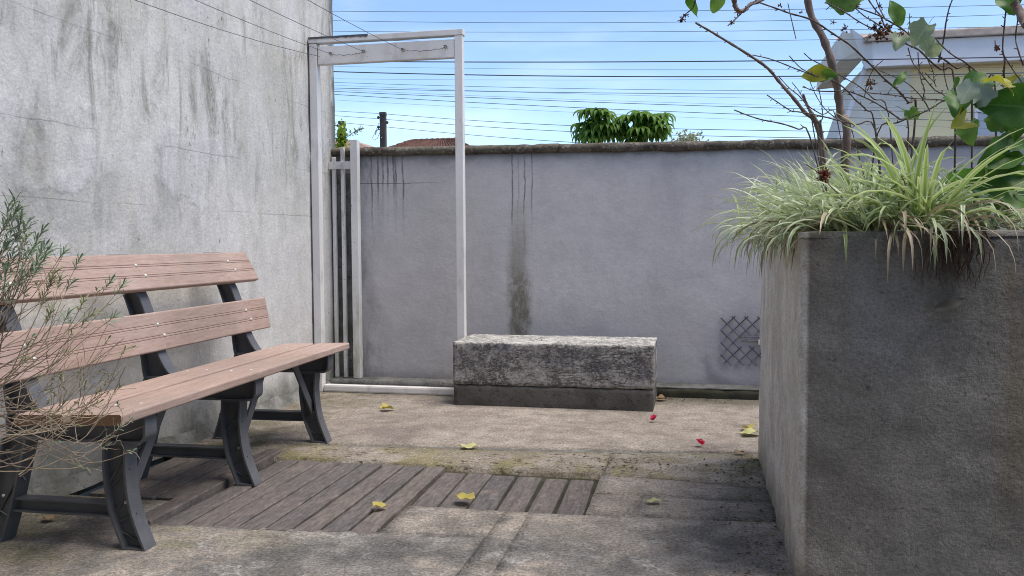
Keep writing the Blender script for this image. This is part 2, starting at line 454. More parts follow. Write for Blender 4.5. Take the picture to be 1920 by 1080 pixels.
def mk_ground(kind):
    """old concrete, the same mix everywhere; 'kind' sets how it has worn on that slab"""
    m = Mat('concrete_' + kind, 0.93, 0.2)
    x, y, z = m.xyz()
    n_big = m.noise(1.5, 5, 0.65)
    n_mid = m.noise(6, 6, 0.7, off=(3, 3, 0))
    n_fin = m.noise(60, 4, 0.75)
    beige = m.mix(m.step(n_big, 0.35, 0.65), (0.350, 0.302, 0.250), (0.272, 0.234, 0.194))
    if kind == 'smooth':
        base = m.mix(m.mul(m.step(n_mid, 0.42, 0.64), 0.7), beige, (0.200, 0.166, 0.136))
        base = m.mix(m.mul(m.step(m.noise(4, 6, 0.75, (0.6, 1.4, 1), off=(4, 2, 0)), 0.52, 0.66), 0.55), base, (0.150, 0.118, 0.100))
        base = m.mix(m.mul(m.step(m.noise(2.1, 5, 0.6, off=(8, 1, 0)), 0.48, 0.62), m.step(x, -0.9, -1.6), 0.6), base, (0.17, 0.14, 0.125))
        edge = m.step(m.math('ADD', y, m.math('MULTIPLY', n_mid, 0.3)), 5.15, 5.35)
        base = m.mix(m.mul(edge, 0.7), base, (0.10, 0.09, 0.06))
    elif kind == 'mossy':
        base = m.mix(m.mul(m.step(n_mid, 0.42, 0.6), 0.7), beige, (0.20, 0.17, 0.12))
        mo = m.mul(m.step(m.noise(3.4, 5, 0.7, off=(1, 5, 0)), 0.45, 0.60), 0.8)
        base = m.mix(mo, base, (0.205, 0.18, 0.085))
        db = m.mul(m.step(m.noise(22, 4, 0.7, (1, 1.6, 1)), 0.54, 0.64), m.step(m.noise(2.6, 4, 0.6, off=(2, 7, 0)), 0.40, 0.56))
        base = m.mix(db, base, (0.06, 0.05, 0.035))
    elif kind == 'coarse':
        base = m.mix(m.mul(m.step(n_mid, 0.45, 0.62), 0.6), beige, (0.22, 0.19, 0.17))
        wl = m.math('ABSOLUTE', m.math('SUBTRACT', m.math('FRACT', m.math('ADD', m.math('MULTIPLY', y, 5.0), m.math('MULTIPLY', m.noise(2.2, 4), 1.2))), 0.5))
        base = m.mix(m.mul(m.step(wl, 0.035, 0.01), m.step(m.noise(3, 4, off=(0, 2, 0)), 0.4, 0.55), 0.6), base, (0.46, 0.43, 0.40))
        dp = m.mul(m.step(m.math('ADD', x, m.math('MULTIPLY', n_mid, 0.4)), 0.2, 0.5), 0.65)
        base = m.mix(dp, base, (0.10, 0.09, 0.06))
        base = m.mix(m.mul(m.step(m.noise(5, 5, 0.7, off=(6, 6, 0)), 0.54, 0.64), 0.75), base, (0.155, 0.145, 0.12))
    else:
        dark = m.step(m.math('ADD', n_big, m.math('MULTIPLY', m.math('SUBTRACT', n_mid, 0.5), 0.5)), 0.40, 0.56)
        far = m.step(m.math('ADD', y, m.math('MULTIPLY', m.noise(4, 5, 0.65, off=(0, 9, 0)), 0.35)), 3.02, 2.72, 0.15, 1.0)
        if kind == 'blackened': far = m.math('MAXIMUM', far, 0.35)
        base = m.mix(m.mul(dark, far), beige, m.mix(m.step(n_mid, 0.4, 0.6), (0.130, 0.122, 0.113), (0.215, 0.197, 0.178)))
        q_ = m.math('ABSOLUTE', m.math('SUBTRACT', m.noise(1.9, 6, 0.62, off=(3, 8, 0), dist=0.3), 0.5))
        base = m.mix(m.mul(m.step(q_, 0.020, 0.002), m.step(n_mid, 0.38, 0.6), 0.55), base, (0.43, 0.40, 0.36))
        base = m.mix(m.mul(m.step(m.noise(2.3, 6, 0.7, off=(11, 3, 0)), 0.50, 0.62), 0.55), base, (0.085, 0.080, 0.072))
        gr = m.mul(m.step(m.noise(3.0, 5, 0.6, off=(2, 4, 0)), 0.5, 0.66), m.step(x, -1.1, -1.8))
        base = m.mix(m.mul(gr, 0.7), base, (0.20, 0.19, 0.095))
        ld = m.mul(m.step(m.math('ADD', x, m.math('MULTIPLY', n_mid, 0.28)), 0.18, 0.42), m.step(m.noise(26, 4, 0.75), 0.45, 0.6))
        base = m.mix(m.mul(ld, 0.8), base, (0.24, 0.165, 0.11))
    # aggregate: pale and dark grains
    base = m.mix(m.mul(m.step(n_fin, 0.55, 0.68), 0.55), base, (0.085, 0.08, 0.072))
    base = m.mix(m.mul(m.step(m.noise(75, 3, 0.7, off=(9, 9, 0)), 0.60, 0.72), 0.5), base, (0.50, 0.47, 0.43))
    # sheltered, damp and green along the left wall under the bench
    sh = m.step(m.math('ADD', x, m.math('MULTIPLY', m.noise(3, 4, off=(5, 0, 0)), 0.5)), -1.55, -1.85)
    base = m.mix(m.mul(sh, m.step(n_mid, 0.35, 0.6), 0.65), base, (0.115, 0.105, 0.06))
    base = m.crunch(base, 9, 0.84, 1.14)
    base = m.crunch(base, 90, 0.58, 1.38, off=(7, 0, 0))
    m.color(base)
    h = m.math('ADD', m.math('MULTIPLY', n_mid, 0.8), m.math('MULTIPLY', n_fin, 0.45 if kind != 'smooth' else 0.3))
    m.bump(h, 0.020, 1.0)
    return m.m

def mk_board():
    m = Mat('weathered_board', 0.85, 0.25)
    rn = m.rnd()
    v = m.voff((0, 0, 0))
    g = m.noise(9, 6, 0.7, (6, 0.55, 1))
    fine = m.noise(40, 4, 0.7, (5, 0.35, 1))
    a = m.mix(rn, (0.122, 0.104, 0.093), (0.092, 0.084, 0.079))
    b = m.mix(rn, (0.168, 0.140, 0.122), (0.128, 0.114, 0.106))
    c = m.mix(m.step(g, 0.36, 0.62), a, b)
    c = m.mix(m.mul(m.step(m.noise(5, 6, 0.7, (1.4, 0.8, 1), off=(3, 3, 3)), 0.52, 0.66), 0.6), c, (0.22, 0.17, 0.145))
    c = m.mix(m.mul(m.step(fine, 0.55, 0.68), 0.6), c, (0.05, 0.045, 0.045))
    c = m.mix(m.mul(m.step(m.noise(30, 3, 0.7, off=(1, 2, 0)), 0.62, 0.7), 0.35), c, (0.32, 0.29, 0.26))
    c = m.crunch(c, 30, 0.72, 1.25, (2.5, 0.6, 1))
    m.color(c)
    m.bump(m.math('ADD', m.math('MULTIPLY', g, 0.5), m.math('MULTIPLY', fine, 0.6)), 0.006, 0.9)
    return m.m

def mk_slat():
    m = Mat('faded_timber', 0.62, 0.35)
    o = m.obj()
    g = m.noise(6, 6, 0.65, (9, 0.5, 9), v=o)
    f = m.noise(26, 5, 0.7, (8, 0.35, 8), v=o)
    c = m.mix(m.step(g, 0.32, 0.68), (0.415, 0.295, 0.235), (0.345, 0.238, 0.188))
    c = m.mix(m.mul(m.step(f, 0.50, 0.70), 0.45), c, (0.275, 0.172, 0.142))
    c = m.mix(m.mul(m.step(m.noise(2.0, 4, 0.6, v=o), 0.45, 0.68), 0.5), c, (0.44, 0.335, 0.285))
    c = m.mix(m.mul(m.step(m.noise(14, 5, 0.7, (2, 1, 2), v=o), 0.58, 0.70), 0.35), c, (0.20, 0.125, 0.10))
    gl = m.noise(1.1, 3, 0.5, v=m.vscale((1, 1, 1), o), off=(3, 3, 3))
    c = m.mix(m.mul(m.step(gl, 0.5, 0.66), 0.4), c, (0.24, 0.185, 0.155))
    c = m.scale(c, m.step(m.noise(30, 6, 0.8, (6, 0.5, 6), v=o), 0.35, 0.65, 0.86, 1.12))
    yy = m.math('ABSOLUTE', m.math('SUBTRACT', m.xyz(o)[1], 0.0025))
    c = m.mix(m.step(yy, 0.9160, 0.9172), c, m.mix(m.noise(60, 4, v=o), (0.22, 0.12, 0.065), (0.10, 0.055, 0.035)))
    m.color(c)
    m.rough(m.step(f, 0.3, 0.7, 0.5, 0.75))
    m.bump(m.math('ADD', m.math('MULTIPLY', f, 0.6), m.math('MULTIPLY', g, 0.3)), 0.0015, 0.8)
    return m.m

def mk_iron():
    m = Mat('dark_cast_plastic', 0.55, 0.4)
    o = m.pos
    c = m.mix(m.step(m.noise(5, 4), 0.3, 0.7), (0.075, 0.077, 0.083), (0.105, 0.107, 0.114))
    c = m.mix(m.mul(m.step(m.noise(18, 5, 0.7), 0.52, 0.68), 0.5), c, (0.115, 0.12, 0.135))
    m.color(c)
    m.rough(m.step(m.noise(9, 4), 0.3, 0.7, 0.45, 0.7))
    m.bump(m.noise(60, 3), 0.001, 0.6)
    return m.m

def mk_white(name, dirt=0.5, green=0.3):
    m = Mat(name, 0.5, 0.4)
    x, y, z = m.xyz()
    c = m.mix(m.step(m.noise(4, 4, 0.6, (1, 1, 0.3)), 0.35, 0.65), (0.76, 0.725, 0.69), (0.66, 0.625, 0.59))
    c = m.mix(m.mul(m.step(m.noise(9, 6, 0.7, (1, 1, 0.4)), 0.52, 0.70), dirt), c, (0.36, 0.34, 0.31))
    c = m.mix(m.mul(m.step(m.noise(40, 4, 0.7), 0.66, 0.72), min(1, dirt * 1.4)), c, (0.09, 0.08, 0.07))
    if green:
        c = m.mix(m.mul(m.step(m.math('ADD', z, m.math('MULTIPLY', m.noise(5, 5), 0.6)), 1.2, 0.3), m.step(m.noise(14, 5, 0.7, (1, 1, 0.3)), 0.36, 0.6), green), c, (0.33, 0.34, 0.20))
    m.color(c)
    m.bump(m.noise(30, 4, 0.7), 0.002, 0.6)
    return m.m

def mk_block():
    m = Mat('rough_stucco', 0.95, 0.15)
    x, y, z = m.xyz()
    n = m.noise(9, 6, 0.7)
    c = m.mix(m.step(n, 0.36, 0.62), (0.27, 0.255, 0.24), (0.38, 0.36, 0.335))
    c = m.mix(m.mul(m.step(m.noise(4, 5, 0.6, (1, 1, 2)), 0.52, 0.64), 0.6), c, (0.175, 0.17, 0.19))
    def ridge_(sc, st, off, w_):
        q = m.math('ABSOLUTE', m.math('SUBTRACT', m.noise(sc, 5, 0.65, st, off=off, dist=0.4), 0.5))
        return m.step(q, w_, w_ * 0.2)
    crk = m.mul(ridge_(5, (0.8, 1, 3.2), (3, 0, 1), 0.014), m.step(m.noise(4.5, 4, off=(3, 1, 0)), 0.40, 0.55))
    crk = m.math('MAXIMUM', crk, m.mul(ridge_(22, (1, 1, 1.4), (1, 7, 1), 0.05), m.step(m.noise(5, 4, off=(8, 1, 4)), 0.44, 0.58)))
    c = m.mix(m.mul(crk, 0.62), c, (0.075, 0.07, 0.066))
    c = m.crunch(c, 55, 0.58, 1.28)
    # upward faces coloured paler, standing for stronger light from above
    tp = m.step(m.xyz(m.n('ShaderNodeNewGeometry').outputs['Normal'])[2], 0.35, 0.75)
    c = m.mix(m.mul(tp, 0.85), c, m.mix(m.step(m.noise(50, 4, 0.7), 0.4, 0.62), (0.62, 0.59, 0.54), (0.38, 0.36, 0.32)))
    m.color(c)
    lay = m.mul(ridge_(3.0, (0.7, 1, 4.5), (2, 0, 5), 0.010), m.step(m.noise(3.5, 4, off=(6, 1, 2)), 0.47, 0.58))
    c = m.mix(m.mul(lay, 0.7), c, (0.07, 0.066, 0.062))
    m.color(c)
    h = m.math('SUBTRACT', m.math('ADD', m.math('MULTIPLY', n, 0.4), m.math('MULTIPLY', m.noise(60, 5, 0.75), 0.5)), m.math('MULTIPLY', m.math('MAXIMUM', crk, lay), 0.8))
    m.bump(h, 0.013, 1.0)
    return m.m

def simple(name, c1, c2, scale=6, rough=0.85, st=(1, 1, 1), bump=0.004, spk=None, spec=0.3, detail=5):
    m = Mat(name, rough, spec)
    n = m.noise(scale, detail, 0.65, st)
    c = m.mix(m.step(n, 0.34, 0.66), c1, c2)
    if spk: c = m.mix(m.mul(m.step(m.noise(scale * 6, 4, 0.7), 0.54, 0.66), 0.7), c, spk)
    m.color(c)
    if bump: m.bump(m.math('ADD', n, m.math('MULTIPLY', m.noise(scale * 7, 4, 0.7), 0.5)), bump, 0.9)
    return m.m

def leaf_mat(name, c1, c2, vein=None, trans=0.35, rough=0.45):
    m = Mat(name, rough, 0.4)
    rn = m.rnd()
    n = m.noise(25, 4, 0.6)
    f = m.math('ADD', m.math('MULTIPLY', m.step(n, 0.3, 0.7), 0.5), m.math('MULTIPLY', rn, 0.5))
    c = m.mix(f, c1, c2)
    if vein:
        u = m.xyz(m.uv())
        d = m.math('ABSOLUTE', m.math('SUBTRACT', u[0], 0.5))
        sv = m.math('ABSOLUTE', m.math('SUBTRACT', m.math('FRACT', m.math('SUBTRACT', m.math('MULTIPLY', u[1], 6.0), m.math('MULTIPLY', d, 5.0))), 0.5))
        vn = m.math('MAXIMUM', m.step(d, 0.035, 0.01), m.mul(m.step(sv, 0.07, 0.02), 0.55))
        c = m.mix(m.mul(vn, 0.6), c, vein)
    m.leafy(c, trans)
    return m.m

def blade_mat(name, edge, mid, dry=0.0, trans=0.3):
    m = Mat(name, 0.45, 0.4)
    u = m.xyz(m.uv())
    d = m.math('ABSOLUTE', m.math('SUBTRACT', u[0], 0.5))
    g = m.step(d, 0.29, 0.17)
    n = m.noise(7, 3)
    e2 = m.mix(m.step(n, 0.35, 0.65), edge, tuple(q * 0.78 for q in edge))
    c = m.mix(m.mul(g, 0.9), e2, m.mix(m.step(n, 0.35, 0.65), mid, tuple(q * 1.35 for q in mid)))
    if dry:
        c = m.mix(m.mul(m.step(u[1], 0.72, 1.0), m.step(m.noise(3, 2, off=(4, 4, 4)), 0.45, 0.55), dry), c, (0.36, 0.26, 0.15))
    m.leafy(c, trans)
    return m.m

M = {
    'left_wall': mk_left_wall(), 'back_wall': mk_back_wall(), 'planter': mk_planter(),
    'g_smooth': mk_ground('smooth'), 'g_mossy': mk_ground('mossy'), 'g_coarse': mk_ground('coarse'),
    'g_stained': mk_ground('stained'), 'g_black': mk_ground('blackened'),
    'board': mk_board(), 'slat': mk_slat(), 'iron': mk_iron(),
    'white': mk_white('white_paint', 0.45, 0.0), 'white_old': mk_white('old_white_paint', 0.9, 0.75),
    'block': mk_block(),
    'band': simple('dark_cement_band', (0.078, 0.071, 0.063), (0.115, 0.103, 0.09), 7, 0.93, spk=(0.035, 0.034, 0.032), bump=0.008),
    'coping': simple('mossy_coping', (0.145, 0.125, 0.095), (0.055, 0.047, 0.038), 8, 0.97, spk=(0.30, 0.27, 0.22), bump=0.02),
    'footing': simple('mossy_footing', (0.20, 0.195, 0.18), (0.10, 0.098, 0.085), 7, 0.95, spk=(0.05, 0.05, 0.035), bump=0.012),
    'moss': simple('dark_moss_shade', (0.055, 0.052, 0.030), (0.028, 0.027, 0.020), 9, 0.97, bump=0.012),  # moss, with the shade on the footing front put into its colour
    'earth': simple('earth', (0.10, 0.085, 0.06), (0.06, 0.05, 0.035), 3, 0.97),
    'steel': simple('bolt_steel', (0.62, 0.58, 0.54), (0.48, 0.44, 0.40), 30, 0.35, bump=0, spec=0.6),
    'wire': simple('wire_metal', (0.06, 0.065, 0.075), (0.11, 0.115, 0.125), 30, 0.5, bump=0),
    'cable': simple('cable_hazed', (0.045, 0.055, 0.08), (0.065, 0.075, 0.10), 2, 0.6, bump=0),  # lighter and bluish: haze of distance put into the colour
    'mesh_wire': simple('painted_wire', (0.085, 0.09, 0.11), (0.13, 0.13, 0.155), 30, 0.7, bump=0),
    'twig': simple('twig_bark', (0.085, 0.062, 0.055), (0.15, 0.115, 0.10), 30, 0.85, bump=0.002),
    'bark': simple('branch_bark', (0.135, 0.095, 0.078), (0.225, 0.17, 0.145), 22, 0.85, st=(1, 1, 0.5), bump=0.004),
    'dry_stem': simple('dry_stem', (0.42, 0.34, 0.24), (0.22, 0.16, 0.12), 16, 0.85, bump=0),
    'flower': simple('dry_flower', (0.20, 0.10, 0.05), (0.10, 0.045, 0.03), 40, 0.9, bump=0),
    'rust_flower': simple('withered_bloom', (0.21, 0.055, 0.02), (0.09, 0.03, 0.018), 40, 0.9, bump=0),
    'pole': simple('old_pole', (0.055, 0.045, 0.045), (0.085, 0.07, 0.065), 3, 0.9),
    'roof_red': simple('clay_tiles', (0.135, 0.062, 0.044), (0.078, 0.042, 0.032), 5, 0.9),
    'roof_tan': simple('pale_roof', (0.40, 0.27, 0.20), (0.33, 0.22, 0.17), 3, 0.9),
    'yellow': simple('yellow_paint', (0.84, 0.72, 0.46), (0.79, 0.67, 0.42), 1.5, 0.85, bump=0.002),
    'cream': simple('cream_paint', (0.76, 0.71, 0.64), (0.66, 0.62, 0.56), 2.5, 0.85, bump=0.002),
    'fascia': simple('fascia_white', (0.78, 0.76, 0.80), (0.72, 0.70, 0.73), 2, 0.6, bump=0.001),
    'eave_tile': simple('eave_tiles', (0.58, 0.47, 0.40), (0.44, 0.345, 0.29), 9, 0.9, spk=(0.30, 0.26, 0.23)),
    'shade_house_grey': simple('shade_house_render', (0.46, 0.44, 0.41), (0.40, 0.385, 0.36), 2, 0.9),
    'shade_shingle': simple('shade_roof', (0.12, 0.10, 0.09), (0.085, 0.075, 0.07), 3, 0.9),
    'leaf_dark': leaf_mat('leaf_dark', (0.040, 0.130, 0.016), (0.095, 0.205, 0.024), (0.14, 0.25, 0.05), 0.45),
    'leaf_mid': leaf_mat('leaf_mid', (0.085, 0.19, 0.030), (0.16, 0.27, 0.045), (0.16, 0.22, 0.07), 0.4),
    'leaf_lit': leaf_mat('leaf_lit', (0.33, 0.34, 0.025), (0.42, 0.37, 0.03), (0.36, 0.32, 0.08), 0.45),
    'leaf_pale': leaf_mat('leaf_pale', (0.22, 0.29, 0.15), (0.31, 0.36, 0.22), (0.42, 0.45, 0.30), 0.45),
    'leaf_silver': leaf_mat('leaf_silver', (0.27, 0.34, 0.30), (0.37, 0.43, 0.38), (0.46, 0.52, 0.46), 0.4),
    'leaf_yellow': leaf_mat('leaf_yellow', (0.36, 0.29, 0.055), (0.46, 0.39, 0.11), (0.40, 0.30, 0.08), 0.2, 0.6),
    'leaf_lime': leaf_mat('leaf_lime', (0.44, 0.43, 0.17), (0.50, 0.48, 0.23), (0.42, 0.42, 0.16), 0.2, 0.6),
    'leaf_brown': leaf_mat('leaf_brown', (0.24, 0.15, 0.08), (0.34, 0.23, 0.13), (0.15, 0.09, 0.05), 0.15, 0.8),
    'petal': leaf_mat('petal_red', (0.58, 0.02, 0.06), (0.50, 0.02, 0.08), None, 0.3),
    'needle': leaf_mat('needle_green', (0.135, 0.195, 0.115), (0.24, 0.30, 0.19), None, 0.2, 0.6),
    'needle_dry': leaf_mat('needle_olive', (0.25, 0.245, 0.11), (0.20, 0.245, 0.11), None, 0.2, 0.7),
    'palm': leaf_mat('palmate_green', (0.085, 0.20, 0.028), (0.19, 0.32, 0.045), (0.28, 0.40, 0.09), 0.5),
    'blade': blade_mat('blade_variegated', (0.70, 0.72, 0.54), (0.30, 0.41, 0.15), 0.5),
    'blade_green': blade_mat('blade_green', (0.62, 0.66, 0.36), (0.24, 0.38, 0.07), 0.3, 0.4),
    'blade_dry': blade_mat('blade_dry', (0.46, 0.38, 0.27), (0.33, 0.25, 0.16), 0.0, 0.15),
    'root': simple('old_roots', (0.115, 0.07, 0.045), (0.06, 0.04, 0.03), 20, 0.95, bump=0),
    'grey_leaf': leaf_mat('leaf_grey', (0.115, 0.105, 0.085), (0.15, 0.135, 0.11), (0.09, 0.08, 0.06), 0.1, 0.9),
    'bush_yellow': leaf_mat('bush_bright', (0.26, 0.38, 0.03), (0.34, 0.42, 0.05), None, 0.4),
    'bush_tan': leaf_mat('bush_pale', (0.34, 0.36, 0.20), (0.42, 0.40, 0.26), None, 0.3),
}

# ------------------------------------------------------------------ the ground
g = MB()
g.add([(-400, -400, -0.06), (400, -400, -0.06), (400, 900, -0.06), (-400, 900, -0.06)], [(0, 1, 2, 3)])
tag(g.build('ground', M['earth'], fix=False), kind='structure')

paving = link('paving', None)
tag(paving, kind='structure')

def slab(poly, mat, seed, top=0.0, cell=0.05, amp=0.0015):
    """one pour of concrete: gridded top inside a four-cornered outline, with worn edges and real sides"""
    a, b, c, d = (Vector((*p, 0)) for p in poly)
    nu = max(2, int(((b - a).length + (c - d).length) / 2 / cell)); nv = max(2, int(((d - a).length + (c - b).length) / 2 / cell))
    vs_, fs = [], []
    for j in range(nv + 1):
        for i in range(nu + 1):
            u, v = i / nu, j / nv
            p = (a * (1 - u) + b * u) * (1 - v) + (d * (1 - u) + c * u) * v
            e = (i in (0, nu)) or (j in (0, nv))
            q = p + Vector((seed * 3.1, seed, 0))
            if e:
                p = p + Vector((mnoise.noise(q * 9), mnoise.noise(q * 9 + Vector((5, 5, 5))), 0)) * 0.004
            p.z = top + amp * mnoise.fractal(q * 3, 0.9, 2, 3) - (0.0025 if e else 0)
            vs_.append(p)
    for j in range(nv):
        for i in range(nu):
            k = j * (nu + 1) + i
            fs.append((k, k + 1, k + nu + 2, k + nu + 1))
    ring = [i for i in range(nu + 1)] + [j * (nu + 1) + nu for j in range(1, nv + 1)] + [nv * (nu + 1) + i for i in range(nu - 1, -1, -1)] + [j * (nu + 1) for j in range(nv - 1, 0, -1)]
    n0 = len(vs_)
    vs_ += [Vector((vs_[k].x, vs_[k].y, -0.055)) for k in ring]
    m_ = len(ring)
    for i in range(m_):
        fs.append((ring[(i + 1) % m_], ring[i], n0 + i, n0 + (i + 1) % m_))
    mb = MB().add(vs_, fs)
    me = mb.mesh('concrete_slab', mat, True)
    return link('concrete_slab', me, paving)

XL, XR = -2.43, 0.30
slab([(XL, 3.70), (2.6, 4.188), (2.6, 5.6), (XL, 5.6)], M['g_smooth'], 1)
slab([(XL, 3.495), (-0.37, 3.475), (-0.37, 3.843), (XL, 3.697)], M['g_mossy'], 3)
slab([(-0.369, 3.474), (XR, 3.40), (XR, 3.961), (-0.369, 3.843)], M['g_mossy'], 4)
slab([(-0.372, 2.955), (-0.195, 2.965), (-0.19, 3.205), (-0.372, 3.2)], M['g_coarse'], 5)
slab([(-0.188, 2.965), (XR, 2.985), (XR, 3.215), (-0.186, 3.205)], M['g_coarse'], 6)
slab([(-0.372, 3.206), (XR, 3.22), (XR, 3.395), (-0.372, 3.469)], M['g_coarse'], 7)
slab([(-1.018, 2.62), (-0.664, 2.66), (-0.660, 2.925), (-1.018, 2.922)], M['g_stained'], 8)
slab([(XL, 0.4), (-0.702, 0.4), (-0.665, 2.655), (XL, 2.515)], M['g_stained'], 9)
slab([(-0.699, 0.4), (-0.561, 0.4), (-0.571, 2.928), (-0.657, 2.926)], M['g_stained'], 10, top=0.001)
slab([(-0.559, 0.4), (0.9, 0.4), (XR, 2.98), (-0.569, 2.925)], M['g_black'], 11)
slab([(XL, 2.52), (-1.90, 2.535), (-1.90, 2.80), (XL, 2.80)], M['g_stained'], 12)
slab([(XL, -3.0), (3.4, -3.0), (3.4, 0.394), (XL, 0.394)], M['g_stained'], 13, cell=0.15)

# mortar that fills the joints between the pours
mo = MB()
for lo_, hi_ in (((XL, 0.3), (-1.03, 2.50)), ((-1.02, 0.3), (0.8, 2.93)), ((-0.365, 2.935), (XR, 3.45)), ((XL, 3.50), (XR, 4.1))):
    mo.box((*lo_, -0.05), (*hi_, -0.0065))
mo.build('joint_mortar', M['footing'], paving)
# dark mortar bed under the boards
bed = MB().box((-2.30, 2.50, -0.056), (-0.36, 3.50, -0.026))
bed.build('mortar_bed', M['moss'], paving)

def board(x0, x1, y0, y1, skew=0.0, top=-0.002, tilt=0.0, name='board', n=10):
    """one weathered board lying in the paving, long way in y"""
    secs = []
    s_ = rng.random() * 50
    for j in range(n + 1):
        t = j / n
        y = y0 + (y1 - y0) * t
        dx = skew * t
        wob = mnoise.noise(Vector((s_, y * 6, 0))) * 0.0022
        wob2 = mnoise.noise(Vector((s_ + 9, y * 6, 0))) * 0.0022
        zc = top + mnoise.noise(Vector((s_, y * 3, 4))) * 0.0025 + tilt * (t - 0.5)
        a, b = x0 + dx + wob, x1 + dx + wob2
        secs.append([Vector((a, y, -0.035)), Vector((a, y, zc - 0.004)), Vector((a + 0.004, y, zc)), Vector((b - 0.004, y, zc + 0.001)), Vector((b, y, zc - 0.003)), Vector((b, y, -0.035))])
    mb = MB().strip(secs, False)
    mb.f.append(tuple(range(6))); mb.f.append(tuple(range(len(mb.v) - 6, len(mb.v)))[::-1])
    return mb.build(name, M['board'], paving)

# eight long boards, then six short ones, then the ones under the bench
edges_b = [-1.795, -1.70, -1.605, -1.512, -1.415, -1.318, -1.222, -1.125, -1.03]
edges_t = [-1.80, -1.70, -1.605, -1.510, -1.415, -1.315, -1.222, -1.128, -1.060]
for i in range(8):
    gap = 0.006 if i < 4 else 0.013
    y0 = 2.535 + 0.075 * i / 7 + rng.uniform(-.004, .004)
    board(edges_b[i] + gap / 2, edges_b[i + 1] - gap / 2, y0, 3.455 + rng.uniform(-.006, .006), edges_t[i] - edges_b[i])
xs = [-1.020, -0.920, -0.810, -0.702, -0.592, -0.487, -0.376]
for i in range(6):
    gp_ = [0.006, 0.008, 0.010, 0.011, 0.016, 0.016][i]
    board(xs[i] + gp_ / 2, xs[i + 1] - gp_ / 2, 2.936 + rng.uniform(-.004, .004), 3.425 + rng.uniform(-.01, .006) - 0.004 * i, rng.uniform(-.006, .004) - 0.010, top=-0.012)
for i in range(4):
    a = -2.285 + i * 0.097
    board(a, a + 0.092, 2.83 + rng.uniform(-.01, .01), 3.46, rng.uniform(-.006, .006))
board(-1.885, -1.81, 2.54, 3.56, -0.04, 0.012, name='edging_board')

# ------------------------------------------------------------------ walls
def wall_left():
    t = thing('rendered_wall', 'tall weathered grey rendered wall with streaks behind the bench', 'wall', (-2.41, 2.5, 0))
    bm = rough_box((-2.71, -3.0, -0.05), (-2.41, 5.505, 3.6), 0.075, 0.006, 2.2, 0.006, skip=((0, 0), (2, 0)), seed=3)
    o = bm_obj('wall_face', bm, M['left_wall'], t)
    o.location = (2.41, -2.5, 0)
    # rough mortar fillet along the foot
    secs = []
    for j in range(70):
        y = 1.2 + j * 0.0605
        k = 0.045 + 0.03 * mnoise.noise(Vector((y * 3, 1, 0)))
        h = 0.05 + 0.035 * mnoise.noise(Vector((y * 2.5, 8, 0)))
        secs.append([Vector((-2.405, y, h)), Vector((-2.405 + k * 0.35, y, h * 0.72)), Vector((-2.405 + k * 0.75, y, h * 0.3)), Vector((-2.405 + k * 1.2, y, -0.004))])
    f = MB().strip(secs, False).build('mortar_fillet', M['footing'], t, smooth=True, fix=False)
    f.location = (2.41, -2.5, 0)
wall_left()

def wall_back():
    t = thing('boundary_wall', 'low lavender grey boundary wall with mossy coping and dark streaks', 'wall', (0, 5.46, 0))
    bm = rough_box((-3.6, 5.46, -0.05), (5.5, 5.62, 1.565), 0.06, 0.004, 1.5, 0.003, skip=((1, 1), (2, 0)), seed=5)
    for v in bm.verts:
        if v.co.z > 1.5: v.co.z -= 0.012 * (v.co.x + 2.2)
    o = bm_obj('wall_face', bm, M['back_wall'], t); o.location = (0, -5.46, 0)
    # coping: two courses of rough mortar, broken at two joints
    for (xa, xb, sd) in ((-3.6, -0.86, 1), (-0.855, 5.5, 2)):
        secs = []
        n = int((xb - xa) / 0.022)
        for i in range(n + 1):
            x = xa + (xb - xa) * i / n
            zt = 1.604 - 0.0115 * (x + 2.2) + 0.007 * mnoise.noise(Vector((x * 3, sd, 0))) + 0.006 * mnoise.noise(Vector((x * 17, sd, 3)))
            zb = 1.552 - 0.0115 * (x + 2.2) + 0.011 * mnoise.noise(Vector((x * 5, sd, 7))) + 0.008 * mnoise.noise(Vector((x * 23, sd, 9)))
            yf = 5.425 + 0.012 * mnoise.noise(Vector((x * 6, sd, 2))) + 0.006 * mnoise.noise(Vector((x * 26, sd, 2)))
            zt -= 0.02 if (sd == 2 and x < -0.2 and False) else 0
            secs.append([Vector((x, 5.47, zb - 0.006)), Vector((x, yf + 0.012, zb)), Vector((x, yf, zb + 0.012)), Vector((x, yf - 0.002, (zt + zb) / 2 + 0.003)), Vector((x, yf + 0.008, zt - 0.008)), Vector((x, yf + 0.03, zt)), Vector((x, 5.56, zt + 0.006)), Vector((x, 5.66, zt - 0.006)), Vector((x, 5.665, zb))])
        mb = MB().strip(secs, False)
        mb.f.append(tuple(range(9))); mb.f.append(tuple(range(len(mb.v) - 9, len(mb.v)))[::-1])
        c = mb.build('coping', M['coping'], t, smooth=True); c.location = (0, -5.46, 0)
    # low footing in front; the right one is dark with moss and painted shade
    for (xa, xb, yf, h, mt, sd) in ((-2.40, -1.36, 5.31, 0.050, 'footing', 4), (-0.36, 5.0, 5.29, 0.057, 'moss', 6)):
        bm = rough_box((xa, yf, -0.03), (xb, 5.463, h), 0.03, 0.006, 9, 0.005, skip=((1, 1), (2, 0)), seed=sd)
        fo = bm_obj('footing', bm, M[mt], t); fo.location = (0, -5.46, 0)
    tp = MB().box((-0.36, 5.296, 0.0565), (5.0, 5.462, 0.0625))
    fo = tp.build('footing_top', M['footing'], t); fo.location = (0, -5.46, 0)
wall_back()

